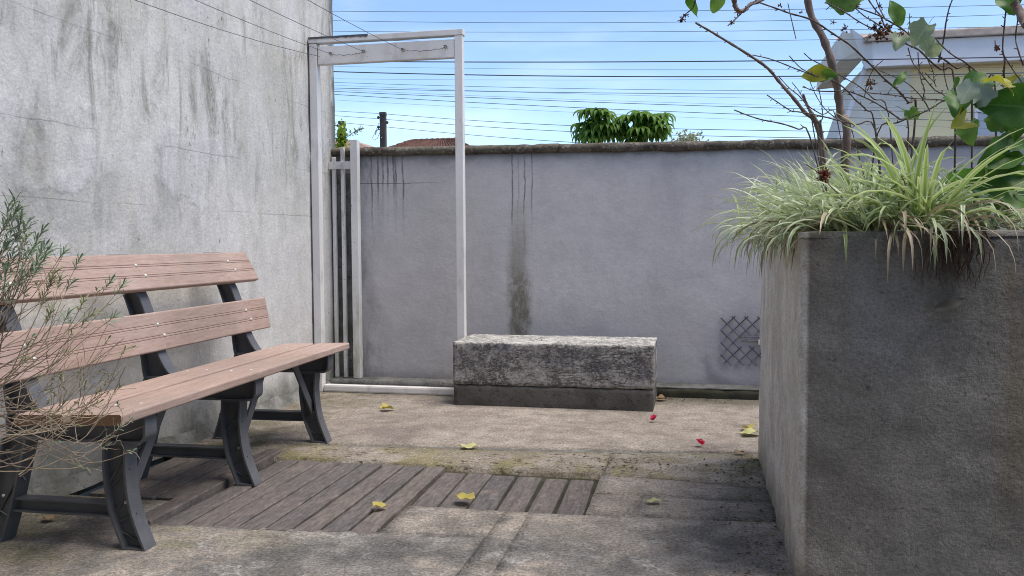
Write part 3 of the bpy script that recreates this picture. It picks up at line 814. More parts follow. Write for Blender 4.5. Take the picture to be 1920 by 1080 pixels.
# wire mesh set in the wall
def vent():
    Y = 5.446
    t = thing('wire_mesh_vent', 'square of diamond wire mesh set in the grey wall near its foot', 'vent', (0.30, 5.46, 0.18))
    x0, x1, z0, z1 = 0.160, 0.62, 0.185, 0.492
    st = 0.0765
    def clip(p, q):
        # clip segment p-q (x, z) to the rectangle
        t0, t1 = 0.0, 1.0
        dx, dz = q[0] - p[0], q[1] - p[1]
        for pp, qq in ((-dx, p[0] - x0), (dx, x1 - p[0]), (-dz, p[1] - z0), (dz, z1 - p[1])):
            if abs(pp) < 1e-9:
                if qq < 0: return None
            else:
                r = qq / pp
                if pp < 0: t0 = max(t0, r)
                else: t1 = min(t1, r)
        if t0 >= t1 - 1e-6: return None
        return (p[0] + dx * t0, p[1] + dz * t0), (p[0] + dx * t1, p[1] + dz * t1)
    slot = (0.285, 0.62, 0.312, 0.366)
    for k in range(-8, 14):
        for s_ in (1, -1):
            c = x0 + k * st
            p, q = ((c, z0 - 0.01), (c + s_ * 0.33, z0 + 0.32))
            seg = clip(p, q)
            if not seg: continue
            (ax, az), (bx, bz) = seg
            if math.hypot(bx - ax, bz - az) < 0.02: continue
            # leave the slot open
            pts = [(ax + (bx - ax) * i / 24, az + (bz - az) * i / 24) for i in range(25)]
            runs, cur = [], []
            for pt_ in pts:
                ins = slot[0] < pt_[0] < slot[1] and slot[2] < pt_[1] < slot[3]
                if ins:
                    if len(cur) > 2: runs.append(cur)
                    cur = []
                else: cur.append(pt_)
            if len(cur) > 2: runs.append(cur)
            for rn_ in runs:
                a_, b_ = rn_[0], rn_[-1]
                md = ((a_[0] + b_[0]) / 2, (a_[1] + b_[1]) / 2)
                mb = MB().tube([(a_[0], Y + 0.004, a_[1]), (md[0], Y + 0.002 + 0.001 * s_, md[1] + 0.001), (b_[0], Y + 0.004, b_[1])], 0.0036, 5)
                o = mb.build('wire', M['mesh_wire'], t, fix=False, smooth=True); o.location = (-0.30, -5.46, -0.18)
    for za, xa in ((0.366, 0.285), (0.342, 0.283)):
        o = MB().tube([(xa, Y + 0.002, za), (0.62, Y + 0.002, za - 0.002)], 0.0038, 5).build('rod', M['mesh_wire'], t, fix=False, smooth=True); o.location = (-0.30, -5.46, -0.18)
    o = MB().box((0.385, Y - 0.012, 0.318), (0.45, Y + 0.003, 0.350)).build('clip', M['white'], t, bevel=0.004); o.location = (-0.30, -5.46, -0.18)
vent()

# ------------------------------------------------------------------ door frame, gate
def door_frame():
    t = thing('door_frame', 'free standing white metal door frame against the left wall end', 'door frame', (-1.9, 5.13, 0))
    off = (1.9, -5.13, 0)
    def put(n_, mb, m_='white', bv=0.004):
        o = mb.build(n_, M[m_], t, bevel=bv); o.location = off; return o
    put('post', MB().box((-2.404, 5.10, 0.0), (-2.352, 5.155, 2.224)))
    put('post', MB().box((-1.446, 5.10, 0.0), (-1.396, 5.150, 2.224)))
    put('top_bar', MB().box((-2.41, 5.098, 2.226), (-1.392, 5.157, 2.262)))
    bd = MB()
    bd.box((-2.345, 5.104, 2.092), (-1.448, 5.150, 2.204))
    put('cross_board', bd)
    # white sill with a chipped end
    put('sill', MB().box((-2.345, 5.10, 0.0), (-1.448, 5.15, 0.048)), 'white', 0.012)
    for x, z in ((-2.254, 2.153), (-2.033, 2.156), (-1.775, 2.152), (-1.500, 2.156)):
        pts = []
        for i in range(15):
            a = i / 14 * 5.2
            pts.append((x + 0.009 * math.cos(a), 5.094 - 0.004 * math.sin(a * 0.5), z + 0.009 * math.sin(a)))
        mb = MB().tube([(x, 5.103, z)] + pts, 0.0022, 5)
        mb.tube([(x - 0.012, 5.095, z + 0.012), (x + 0.002, 5.090, z + 0.002), (x + 0.016, 5.092, z - 0.012)], 0.0017, 5)
        o = mb.build('hook', M['wire'], t, fix=False, smooth=True); o.location = off
    # torn strip of black tape along the left of the top bar
    secs = []
    for i in range(26):
        x = -2.405 + i * 0.016
        w_ = 0.010 + 0.010 * abs(mnoise.noise(Vector((x * 30, 0, 0))))
        secs.append([Vector((x, 5.0955, 2.262 - w_)), Vector((x, 5.0955, 2.2645)), Vector((x, 5.13, 2.2655))])
    o = MB().strip(secs, False).build('tape', M['wire'], t, fix=False); o.location = off
    # black strip standing in for the dark gap where the post meets the wall
    o = MB().box((-2.4098, 5.092, 0.02), (-2.4072, 5.0995, 2.24)).build('gap_strip', M['wire'], t); o.location = off
door_frame()

def gate():
    t = thing('metal_gate', 'narrow old white metal gate in the gap beside the left wall', 'gate', (-2.3, 5.39, 0))
    off = (2.3, -5.39, 0)
    def put(n_, mb, m_='white_old', bv=0.003):
        o = mb.build(n_, M[m_], t, bevel=bv); o.location = off; return o
    put('post', MB().box((-2.243, 5.355, 0.05), (-2.194, 5.405, 1.645)), 'white_old')
    put('bar', MB().box((-2.325, 5.385, 0.05), (-2.301, 5.41, 1.60)))
    put('rail', MB().box((-2.409, 5.375, 1.455), (-2.2455, 5.384, 1.505)))
    put('bar', MB().box((-2.395, 5.40, 0.05), (-2.372, 5.425, 1.54)))
    put('panel', MB().box((-2.41, 5.432, 0.05), (-2.262, 5.444, 1.43)), 'footing')
gate()

# ------------------------------------------------------------------ rough block
def block():
    t = thing('concrete_block', 'long rough grey concrete block seat with dark base band', 'block', (-0.81, 5.04, 0))
    off = (0.81, -5.04, 0)
    bm = rough_box((-1.393, 4.82, 0.124), (-0.221, 5.26, 0.375), 0.018, 0.0030, 12, 0.003, seed=11)
    o = bm_obj('upper_block', bm, M['block'], t); o.location = off
    bm = rough_box((-1.390, 4.823, -0.01), (-0.224, 5.257, 0.1235), 0.03, 0.0025, 9, 0.003, seed=12, skip=((2, 0),))
    o = bm_obj('base_band', bm, M['band'], t); o.location = off
    return t
block()

# ------------------------------------------------------------------ bench
def bench():
    t = thing('garden_bench', 'garden bench with pinkish wooden slats and dark frames by the wall', 'bench', (-1.665, 3.085, 0), R(2.0))
    L0, L1 = -0.915, 0.920
    def slat_profile(w_, th, r=0.007):
        # u across (0..w), v out of the face (0 = front); double grooves at two places
        top = []
        for c in (0.36, 0.66):
            for k in (-0.0045, 0.0045):
                top += [(w_ * c + k - 0.0022, 0), (w_ * c + k - 0.0006, -0.0022), (w_ * c + k + 0.0006, -0.0022), (w_ * c + k + 0.0022, 0)]
        def arc(cx, cy, a0, a1):
            return [(cx + r * math.cos(R(a0 + (a1 - a0) * i / 4)), cy + r * math.sin(R(a0 + (a1 - a0) * i / 4))) for i in range(5)]
        return arc(r, -r, 180, 90) + top + arc(w_ - r, -r, 90, 0) + arc(w_ - r, -th + r, 0, -90) + arc(r, -th + r, -90, -180)
    def slat(name, p0, p1, th, up, grooves=True):
        """p0 -> p1 in (x, z): the visible face; th thickness behind"""
        p0, p1 = Vector((p0[0], 0, p0[1])), Vector((p1[0], 0, p1[1]))
        e = (p1 - p0); w_ = e.length; e.normalize()
        nrm = Vector((0, 1, 0)).cross(e)
        if nrm.dot(up) < 0: nrm = -nrm
        prof = [(p0 + e * u + nrm * v) for u, v in slat_profile(w_, th)]
        n_ = 16
        secs = []
        mb = MB()
        prof = [(p.x, p.z) for p in prof]
        mb.prism(prof, L0, L1)
        o = mb.build(name, M['slat'], t)
        return o, p0, e, nrm, w_
    ys = (-0.745, -0.02, 0.715)
    slats = []
    slats.append(slat('seat_slat', (0.0, 0.458), (-0.165, 0.4535), 0.032, Vector((0, 0, 1))))
    slats.append(slat('seat_slat', (-0.190, 0.4525), (-0.355, 0.448), 0.032, Vector((0, 0, 1))))
    slats.append(slat('back_slat', (-0.420, 0.531), (-0.450, 0.685), 0.030, Vector((1, 0, 0))))
    slats.append(slat('back_slat', (-0.480, 0.777), (-0.553, 0.917), 0.030, Vector((1, 0, 0))))
    # dome bolts
    bme = None
    for o, p0, e, nrm, w_ in slats:
        for y in ys:
            for fr, dy in ((0.30, 0.016), (0.60, -0.014)) if o.name.startswith('back') else ((0.28, 0.014), (0.70, -0.014)):
                c = p0 + e * (w_ * fr + 0.012) + Vector((0, y + dy, 0))
                if bme is None:
                    mb = MB()
                    rings = []
                    for k in range(4):
                        a = R(90 * k / 3)
                        rings.append([Vector((0.0078 * math.cos(a) * math.cos(2 * math.pi * j / 10), 0.0078 * math.cos(a) * math.sin(2 * math.pi * j / 10), 0.0048 * math.sin(a))) for j in range(11)])
                    mb.strip(rings, False)
                    bme = mb.mesh('bolt', M['steel'], True)
                q = nrm.to_track_quat('Z', 'Y')
                b = link('bolt', bme, t, c + nrm * 0.0002)
                b.rotation_mode = 'QUATERNION'; b.rotation_quaternion = q
                if o.name.startswith('seat'): b.scale = (0.8, 0.8, 0.45)
    # supports
    def bez(pts, n=10):
        """smooth curve through pts (Catmull-Rom)"""
        P = [Vector(p) for p in pts]
        P = [P[0] * 2 - P[1]] + P + [P[-1] * 2 - P[-2]]
        out = []
        for i in range(1, len(P) - 2):
            for k in range(n):
                s_ = k / n
                a, b, c, d = P[i - 1:i + 3]
                out.append(0.5 * ((2 * b) + (c - a) * s_ + (2 * a - 5 * b + 4 * c - d) * s_ ** 2 + (3 * b - a - 3 * c + d) * s_ ** 3))
        out.append(P[-2])
        return out
    HW = 0.030
    def section(name, front, back, y, tip=True, web=True, hw=HW):
        """I-shaped casting between two curves of equal length, (x, z)"""
        f, b = bez(front), bez(back)
        n_ = min(len(f), len(b))
        mb = MB()
        tw = 0.004
        if web:
            rows = [[Vector((f[i].x, y - tw, f[i].y)), Vector((b[i].x, y - tw, b[i].y))] for i in range(n_)]
            mb.strip(rows, False)
            rows = [[Vector((b[i].x, y + tw, b[i].y)), Vector((f[i].x, y + tw, f[i].y))] for i in range(n_)]
            mb.strip(rows, False)
        for crv, oth in ((f, b), (b, f)):
            rows = []
            for i in range(n_):
                inn = (oth[i] - crv[i]).normalized() * 0.008
                a = crv[i]
                rows.append([Vector((a.x, y - hw, a.y)), Vector((a.x, y + hw, a.y)), Vector((a.x + inn.x, y + hw, a.y + inn.y)), Vector((a.x + inn.x, y - hw, a.y + inn.y)), Vector((a.x, y - hw, a.y))])
            mb.strip(rows, False)
            mb.f.append(tuple(len(mb.v) - k for k in (5, 4, 3, 2)))
            k0 = len(mb.v) - 5 * n_
            mb.f.append((k0, k0 + 3, k0 + 2, k0 + 1))
        if tip:
            # closing flange at both ends
            for a, b_ in ((f[0], b[0]), (f[-1], b[-1])):
                s_ = 0.003 if a.y < 0.2 else -0.003
                mb.box((min(a.x, b_.x) + 0.002, y - hw + 0.002, min(a.y, b_.y) + (0.0 if s_ > 0 else -0.006)), (max(a.x, b_.x) - 0.002, y + hw - 0.002, max(a.y, b_.y) + (0.006 if s_ > 0 else 0.0)))
        return mb.build(name, M['iron'], t)
    for si, y in enumerate(ys):
        section('seat_beam', [(-0.018, 0.424), (-0.016, 0.40), (-0.018, 0.36), (-0.036, 0.340)], [(-0.50, 0.416), (-0.505, 0.40), (-0.505, 0.36), (-0.50, 0.340)], y, tip=False)
        mb = MB().box((-0.50, y - HW, 0.4165), (-0.025, y + HW, 0.4225)); mb.box((-0.495, y - HW, 0.338), (-0.040, y + HW, 0.345))
        mb.build('beam_flange', M['iron'], t)
        section('front_leg', [(-0.083, 0.337), (-0.088, 0.24), (-0.072, 0.12), (-0.028, 0.0)], [(-0.166, 0.337), (-0.168, 0.24), (-0.152, 0.12), (-0.108, 0.0)], y)
        section('back_leg', [(-0.435, 0.337), (-0.462, 0.24), (-0.495, 0.12), (-0.535, 0.0)], [(-0.525, 0.337), (-0.552, 0.24), (-0.585, 0.12), (-0.625, 0.0)], y)
        section('back_upright', [(-0.362, 0.426), (-0.392, 0.448), (-0.424, 0.50), (-0.448, 0.56), (-0.490, 0.70), (-0.530, 0.79), (-0.588, 0.905)],
                [(-0.500, 0.424), (-0.505, 0.450), (-0.512, 0.51), (-0.525, 0.58), (-0.572, 0.73), (-0.612, 0.82), (-0.650, 0.915)], y)
        # stretcher between the legs
        mb = MB().box((-0.500, y - 0.022, 0.100), (-0.150, y + 0.022, 0.106)); mb.box((-0.500, y - 0.022, 0.139), (-0.152, y + 0.022, 0.145)); mb.box((-0.500, y - 0.003, 0.106), (-0.152, y + 0.003, 0.139))
        mb.build('stretcher', M['iron'], t)
        # cast ribs in the legs
        for (a, b_) in (((-0.094, 0.31), (-0.160, 0.21)), ((-0.160, 0.19), (-0.086, 0.255)), ((-0.084, 0.185), (-0.155, 0.10)), ((-0.145, 0.075), (-0.068, 0.115)), ((-0.135, 0.055), (-0.052, 0.020)),
                        ((-0.56, 0.32), (-0.46, 0.20)), ((-0.50, 0.19), (-0.58, 0.06)), ((-0.60, 0.12), (-0.51, 0.07))):
            MB().tube([(a[0], y - 0.007, a[1]), (b_[0], y - 0.007, b_[1])], 0.0035, 5).build('rib', M['iron'], t, fix=False)
        b = link('bolt', bme, t, (-0.108, y - 0.0045, 0.145)); b.rotation_euler = (R(90), 0, 0); b.scale = (0.85, 0.85, 0.9)
        b = link('bolt', bme, t, (-0.545, y - 0.0045, 0.145)); b.rotation_euler = (R(90), 0, 0); b.scale = (0.85, 0.85, 0.9)
        # diagonal brace running along the bench
        s_ = -1 if si == 2 else 1
        for xb in (-0.105,):
            A, B = Vector((xb, y + s_ * 0.006, 0.146)), Vector((xb, y + s_ * 0.225, 0.424))
            e = (B - A).normalized(); sd = Vector((1, 0, 0)).cross(e)
            mb = MB()
            vs_ = []
            for p in (A, B):
                for dx in (0.0, -0.008):
                    for k in (-0.02, 0.02): vs_.append(p + Vector((dx, 0, 0)) + sd * k)
            mb.add(vs_, [(0, 1, 3, 2), (4, 6, 7, 5), (0, 4, 5, 1), (2, 3, 7, 6), (0, 2, 6, 4), (1, 5, 7, 3)])
            mb.build('brace', M['iron'], t)
bench()

# ------------------------------------------------------------------ planter
def planter():
    t = thing('planter', 'large dark cement planter box with brighter lit left side', 'planter', (0.29, 2.42, 0))
    off = (-0.29, -2.42, 0)
    bm = rough_box((0.280, 2.42, -0.05), (3.2, 3.862, 0.972), 0.022, 0.007, 7, 0.011, skip=((2, 0), (2, 1)), seed=21)
    o = bm_obj('planter_side', bm, M['planter'], t); o.location = off
    # rim and soil
    bm = rough_box((0.278, 2.418, 0.958), (3.2, 2.52, 0.978), 0.03, 0.003, 9, 0.006, seed=22, skip=((2, 0),))
    o = bm_obj('rim', bm, M['planter'], t); o.location = off
    bm = rough_box((0.279, 2.52, 0.957), (0.365, 3.86, 0.976), 0.03, 0.003, 9, 0.006, seed=23, skip=((2, 0),))
    o = bm_obj('rim', bm, M['planter'], t); o.location = off
    secs = []
    for i in range(30):
        x = 0.36 + i * 0.098
        secs.append([Vector((x, 2.5 + j * 0.11, 0.955 + 0.03 * mnoise.noise(Vector((x * 4, j * .5, 0))))) for j in range(13)])
    o = MB().strip(secs, False).build('soil', M['earth'], t, smooth=True); o.location = off
planter()

# ------------------------------------------------------------------ leaves and blades
def leaf_mesh(name, mat, shape='broad', fold=0.18, curl=0.18, seed=0, rows=14, petiole=False):
    rg = random.Random(seed)
    ph = rg.random() * 6
    secs = []
    for i in range(rows):
        t = i / (rows - 1)
        if shape == 'broad':
            w_ = 0.46 * (math.sin(math.pi * min(1, t * 0.93 + 0.07)) ** 0.62) * (1.12 - 0.45 * t)
            w_ *= 1 + 0.10 * math.sin(t * 15 + ph)
        elif shape == 'lobed':
            w_ = 0.52 * (math.sin(math.pi * min(1, t * 0.9 + 0.1)) ** 0.7) * (1.1 - 0.4 * t)
            w_ *= 1 + 0.13 * math.sin(t * 13.5 + 2.1) + 0.05 * math.sin(t * 31 + ph)
        elif shape == 'oval':
            w_ = 0.30 * (math.sin(math.pi * (0.02 + 0.98 * t)) ** 0.75)
        elif shape == 'thin':
            w_ = 0.17 * (math.sin(math.pi * (0.02 + 0.98 * t)) ** 0.75)
        else:
            w_ = 0.11 * math.sin(math.pi * (0.05 + 0.95 * t))
        w_ = max(w_, 0.004)
        zc = -curl * t * t + 0.03 * math.sin(t * 5 + ph)
        row = []
        for u in (-1, -0.55, 0, 0.55, 1):
            wave = 0.06 * math.sin(t * 11 + ph + u * 2) * abs(u)
            row.append(Vector((u * w_, t - (0.12 * (abs(u) ** 1.5) if shape in ('broad', 'lobed') and t < 0.5 else 0), zc + fold * abs(u) * w_ * 1.6 + wave)))
        secs.append(row)
    mb = MB().strip(secs)
    if shape != 'narrow' and petiole:
        n0 = len(mb.v)
        mb.tube([(0, 0.02, -0.004), (0.02, -0.14, 0.01), (0.05, -0.30, -0.03), (0.06, -0.42, -0.12)], [0.012, 0.013, 0.013, 0.012], 4)
        for k in range(n0, len(mb.v)): mb.uv[k] = (0.5, 0.1)
    return mb.mesh(name, mat, True)

def place_leaf(me, parent, base, direc, normal, size, name='leaf', off=Vector((0, 0, 0))):
    y = Vector(direc).normalized(); z = Vector(normal)
    z = (z - y * z.dot(y)).normalized(); x = y.cross(z)
    m = Matrix((x, y, z)).transposed().to_4x4()
    m = Matrix.Translation(Vector(base) - off) @ m @ Matrix.Scale(size, 4)
    o = link(name, me, parent)
    o.matrix_basis = m
    return o

CAMP = Vector((0, 0, CAM_H))
def img_leaf(me, parent, px, py, Y, len_px, ang, rg, name='leaf', off=Vector((0, 0, 0)), tilt=0.45):
    """leaf with its middle near what is seen near px, py; ang = direction of its tip in the picture (degrees, 90 = up)"""
    c = at(px, py, Y)
    s_ = len_px / F_PX * (c - CAMP).dot(f_)
    d = r_ * math.cos(R(ang)) - d_ * math.sin(R(ang)) + f_ * rg.uniform(-tilt, tilt)
    nrm = (CAMP - c).normalized() + Vector((rg.uniform(-tilt, tilt), rg.uniform(-tilt, tilt), rg.uniform(-.1, tilt)))
    d.normalize()
    return place_leaf(me, parent, c - d * s_ * 0.5, d, nrm, s_, name, off)

def blade_rows(root, az, el, length, width, droop, rows=8, twist=0.0, kink=0.0):
    p = Vector(root); e = el
    h = Vector((math.cos(az), math.sin(az), 0)); side = Vector((-math.sin(az), math.cos(az), 0))
    secs = []
    ds = length / (rows - 1)
    for i in range(rows):
        t = i / (rows - 1)
        d = h * math.cos(e) + Vector((0, 0, 1)) * math.sin(e)
        up = -h * math.sin(e) + Vector((0, 0, 1)) * math.cos(e)
        w_ = width * (0.55 + 0.9 * t if t < 0.35 else 1.0 * (1 - ((t - 0.35) / 0.65) ** 2.2)) * 0.5 + 0.0003
        sd = (side * math.cos(twist * t) + up * math.sin(twist * t))
        fold = w_ * 0.55
        secs.append([p - sd * w_ + up * fold, p, p + sd * w_ + up * fold])
        p = p + d * ds
        e -= droop * (0.35 + 1.3 * t) / (rows - 1)
        if e < -1.45: e = -1.45
    return secs

def clump(label, root, n, ln, wd, elr, droop, single, mat='blade', az=None, spread=0.05, dry=0, seed=0, extra=None, lim=None):
    """one variegated grass plant: the blades that show largest are parts, the small ones one part"""
    rg = random.Random(seed)
    t = thing('grass_clump', label, 'grass plant', root, 0, 'variegated grass clumps in the planter')
    rest = MB(); restdry = MB()
    for i in range(n):
        a = rg.uniform(0, 2 * math.pi) if az is None else rg.gauss(az[0], az[1])
        L = rg.uniform(*ln); el = R(rg.uniform(*elr))
        dr = rg.uniform(*droop)
        rx = rg.gauss(0, spread); ry = rg.gauss(0, spread)
        isdry = rg.random() < dry
        if isdry: el *= 0.4; dr *= 1.3
        secs = blade_rows((rx, ry, rg.uniform(-0.01, 0.03)), a, el, L, rg.uniform(*wd), dr, 8, rg.uniform(-.9, .9))
        mm = 'blade_dry' if isdry else (mat if rg.random() < 0.8 else 'blade_green')
        if i < single:
            o = MB().strip(secs).build('blade', M[mm], t, smooth=True, fix=False)
        elif isdry: restdry.strip(secs)
        else: rest.strip(secs)
    if rest.v: tag(rest.build('small_blades', M[mat], t, smooth=True, fix=False), kind='stuff')
    if restdry.v: tag(restdry.build('dry_blades', M['blade_dry'], t, smooth=True, fix=False), kind='stuff')
    return t

PI = math.pi
big = clump('tall bright green and cream grass clump standing upright at the planter front', (0.60, 2.50, 0.972), 82, (0.18, 0.42), (0.010, 0.0160), (30, 88), (0.6, 2.5), 82, 'blade_green', spread=0.022, seed=31)
# blades of the same plant that hang over the front, and its exposed roots
rg = random.Random(5)
for i in range(30):
    dryb = rg.random() < 0.6
    a = -PI / 2 + rg.uniform(-0.9, 0.9)
    secs = blade_rows((rg.uniform(-0.12, 0.13), -0.04, rg.uniform(0, 0.03)), a, R(rg.uniform(-5, 45)), rg.uniform(0.15, 0.30), rg.uniform(0.006, 0.011), rg.uniform(2.0, 3.4), 9, rg.uniform(-1, 1))
    MB().strip(secs).build('blade', M['blade_dry' if dryb else 'blade'], big, smooth=True, fix=False)
mb = MB()
for i in range(34):
    x0 = rg.gauss(0.05, 0.045); p = Vector((x0, -0.09, 0.004)); pts = [p.copy()]
    for k in range(6):
        p = p + Vector((rg.uniform(-.012, .012), rg.uniform(-0.008, -0.001) if k < 2 else rg.uniform(-.003, .003), -rg.uniform(0.012, 0.030)))
        pts.append(p.copy())
    mb.tube(pts, [0.003 - 0.0004 * k for k in range(7)], 4)
tag(mb.build('roots', M['root'], big, fix=False), kind='stuff')

clump('pale grass clump spilling over the front left corner of the planter', (0.385, 2.56, 0.975), 100, (0.14, 0.26), (0.007, 0.0115), (0, 70), (1.2, 3.0), 60, az=(PI * 1.0, 0.75), spread=0.05, dry=0.10, seed=41)
clump('pale grass clump draping down the left side of the planter', (0.39, 2.78, 0.975), 115, (0.17, 0.28), (0.007, 0.0115), (0, 75), (1.0, 2.6), 50, az=(PI * 1.0, 0.9), spread=0.06, dry=0.06, seed=42)
clump('pale grass clump reaching farthest left over the grey wall', (0.41, 3.02, 0.975), 125, (0.18, 0.29), (0.007, 0.0115), (8, 75), (0.7, 2.2), 50, az=(PI * 1.0, 0.9), spread=0.07, dry=0.04, seed=43)
clump('pale grass clump at the back of the planter left edge', (0.42, 3.32, 0.975), 136, (0.24, 0.40), (0.007, 0.0115), (25, 85), (0.6, 2.0), 40, az=(PI * 0.9, 1.2), spread=0.08, seed=44)
clump('dense pale grass clump behind the withered red bloom', (0.50, 2.72, 0.975), 120, (0.16, 0.29), (0.007, 0.0115), (20, 85), (0.8, 2.2), 50, spread=0.06, seed=45)
clump('pale grass clump around the foot of the brown trunk', (0.58, 3.05, 0.975), 136, (0.24, 0.37), (0.007, 0.0115), (30, 88), (0.8, 2.0), 40, spread=0.08, seed=46)
clump('pale grass clump between the corner and the upright clump', (0.47, 2.56, 0.972), 110, (0.15, 0.26), (0.007, 0.0115), (20, 75), (0.9, 2.0), 50, az=(-PI * 0.8, 1.6), spread=0.05, dry=0.12, seed=47)
clump('pale grass clump under the broad dark leaves', (0.76, 2.64, 0.972), 120, (0.16, 0.28), (0.007, 0.0115), (15, 70), (0.8, 2.0), 50, spread=0.05, dry=0.06, seed=48)
clump('pale grass curtain hanging thick down the left face of the planter corner', (0.325, 2.64, 0.970), 110, (0.12, 0.22), (0.006, 0.010), (-10, 40), (2.2, 3.6), 60, az=(PI * 1.0, 0.5), spread=0.07, dry=0.18, seed=50)
clump('pale grass clump at the right edge of the photo', (0.98, 2.72, 0.972), 90, (0.14, 0.24), (0.007, 0.0115), (10, 65), (0.8, 2.0), 40, spread=0.06, dry=0.08, seed=49)

# ------------------------------------------------------------------ shrub in the planter
def zo5(pts): return [(1260 + x / 2.909, y / 2.909) for x, y in pts]
def zo8(pts): return [(1560 + x / 4.908, y / 4.908) for x, y in pts]

def shrub():
    rg = random.Random(11)
    base = Vector((0.56, 3.0, 0.97))
    t = thing('branching_shrub', 'leggy half bare shrub with brown stems growing out of the planter', 'shrub', base)
    def pts3(pts, Y0, Y1, ext=None):
        out = []
        n_ = len(pts)
        for i, (x, y) in enumerate(pts):
            k = i / (n_ - 1)
            out.append(at(x, y, Y0 + (Y1 - Y0) * k + 0.02 * math.sin(i * 1.7)) - base)
        if ext is not None: out.append(Vector(ext) - base)
        return out
    def smooth(P, n_=4):
        P = [P[0] * 2 - P[1]] + P + [P[-1] * 2 - P[-2]]
        out = []
        for i in range(1, len(P) - 2):
            a, b, c, d = P[i - 1:i + 3]
            for k in range(n_):
                s_ = k / n_
                out.append(0.5 * ((2 * b) + (c - a) * s_ + (2 * a - 5 * b + 4 * c - d) * s_ ** 2 + (3 * b - a - 3 * c + d) * s_ ** 3))
        out.append(P[-2]); return out
    def branch(pts, Y0, Y1, r0, r1, ext=None, name='branch', mat='twig', nodes=True):
        P = smooth(pts3(pts, Y0, Y1, ext))
        n_ = len(P)
        if name == 'branch' and mat == 'twig': r0, r1 = r0 * 0.75, r1 * 0.68
        rad = [r0 + (r1 - r0) * i / (n_ - 1) for i in range(n_)]
        rad = [q * (1 + 0.16 * math.sin(i * 2.3)) for i, q in enumerate(rad)]
        mb = MB().tube(P, rad, 6 if r1 < 0.006 else 9)
        if nodes:
            for i in range(2, n_ - 2, 2):
                if rg.random() < 0.75:
                    d = (P[i + 1] - P[i]).normalized()
                    s_ = Vector((rg.uniform(-1, 1), rg.uniform(-1, 1), rg.uniform(-.4, 1))).cross(d).normalized()
                    L = rg.uniform(0.006, 0.015)
                    mb.tube([P[i], P[i] + (s_ * 0.8 - d * 0.5) * L], [rad[i] * 0.9, 0.0011], 5)
        return mb.build(name, M[mat], t, smooth=True, fix=False)
    # trunk, second stem
    branch([(1510, -60), (1518, 20), (1543, 70), (1560, 120), (1571, 170), (1577, 215), (1588, 250)], 3.15, 3.2, 0.0115, 0.0155, (0.50, 3.22, 0.955), 'trunk', 'bark', False)
    branch(zo5([(130, 125), (200, 165), (300, 225), (420, 300), (520, 370), (580, 440), (650, 520), (720, 610), (800, 730)]), 2.95, 3.15, 0.0032, 0.0074, (0.46, 3.18, 0.96), 'stem', 'bark')
    branch(zo5([(715, 515), (740, 580), (790, 660), (815, 735)]), 3.1, 3.15, 0.004, 0.007, (0.475, 3.17, 0.96), 'stem', 'bark')
    branch(zo5([(800, 480), (815, 560), (822, 640), (815, 730)]), 3.05, 3.12, 0.002, 0.0035, (0.47, 3.12, 0.96))
    S = (0.56, 3.0, 0.97)
    branch(zo5([(480, 15), (580, 50), (650, 75), (740, 100), (800, 130), (880, 185), (970, 245), (1060, 330), (1120, 390), (1170, 440), (1230, 490), (1290, 560), (1330, 600)]), 2.75, 2.95, 0.003, 0.0055, (0.66, 2.98, 0.97))
    branch(zo5([(335, -40), (340, 10), (348, 42), (368, 62), (400, 52), (430, 22), (480, 8)]), 2.55, 2.72, 0.008, 0.0055, None, 'branch', 'bark', False)
    branch(zo5([(305, 140), (350, 100), (390, 60), (425, 28), (470, 10), (560, -30)]), 2.55, 2.7, 0.002, 0.006)
    branch(zo5([(45, 112), (70, 80), (115, 40), (135, -30)]), 2.5, 2.5, 0.0018, 0.003)
    branch(zo5([(340, 600), (430, 635), (500, 655), (600, 675), (690, 705), (750, 740)]), 2.9, 3.05, 0.0025, 0.0042, (0.46, 3.1, 1.0))
    branch(zo5([(518, 518), (580, 560), (650, 605), (690, 610), (800, 630), (900, 655), (1000, 680), (1110, 710)]), 2.85, 3.05, 0.0022, 0.004, (0.62, 3.05, 0.98))
    branch(zo5([(715, 470), (760, 490), (850, 500), (940, 495), (1000, 510), (1100, 555), (1180, 605), (1240, 650), (1290, 700)]), 2.85, 3.0, 0.002, 0.0042, (0.66, 3.0, 0.98))
    branch(zo5([(440, 300), (530, 320), (600, 345), (700, 385), (800, 420), (880, 440), (950, 490), (1000, 545), (1060, 600), (1105, 680)]), 2.7, 2.9, 0.002, 0.004, (0.60, 2.95, 0.98))
    branch(zo5([(580, 415), (640, 480), (690, 520), (740, 575), (820, 625), (900, 650)]), 2.9, 3.05, 0.002, 0.0028, (0.52, 3.05, 0.98))
    branch(zo5([(720, 290), (760, 325), (830, 360), (950, 430), (1020, 470), (1100, 540), (1180, 620)]), 2.8, 2.95, 0.002, 0.003, (0.64, 2.97, 0.98))
    branch(zo5([(640, 305), (690, 360), (730, 388), (800, 420)]), 2.68, 2.75, 0.0018, 0.0025)
    branch(zo5([(632, 18), (650, 100), (676, 210)]), 2.9, 2.9, 0.0016, 0.003, None, nodes=False)
    branch(zo5([(750, 440), (790, 530), (850, 610), (960, 690), (985, 725)]), 2.8, 2.9, 0.0016, 0.0026, (0.58, 2.95, 0.98))
    branch(zo5([(655, 450), (700, 510), (760, 640), (770, 700)]), 2.9, 3.0, 0.0016, 0.003, (0.46, 3.1, 0.98))
    B = (0.78, 2.9, 0.97)
    branch(zo8([(170, 50), (400, 130), (500, 180), (650, 270), (770, 370), (900, 460), (1020, 540), (1150, 630), (1280, 710)]), 2.7, 2.8, 0.0025, 0.0045, (0.84, 2.9, 0.99))
    branch(zo8([(-60, 20), (0, 50), (100, 100), (250, 200), (400, 275), (500, 300)]), 2.65, 2.7, 0.002, 0.003)
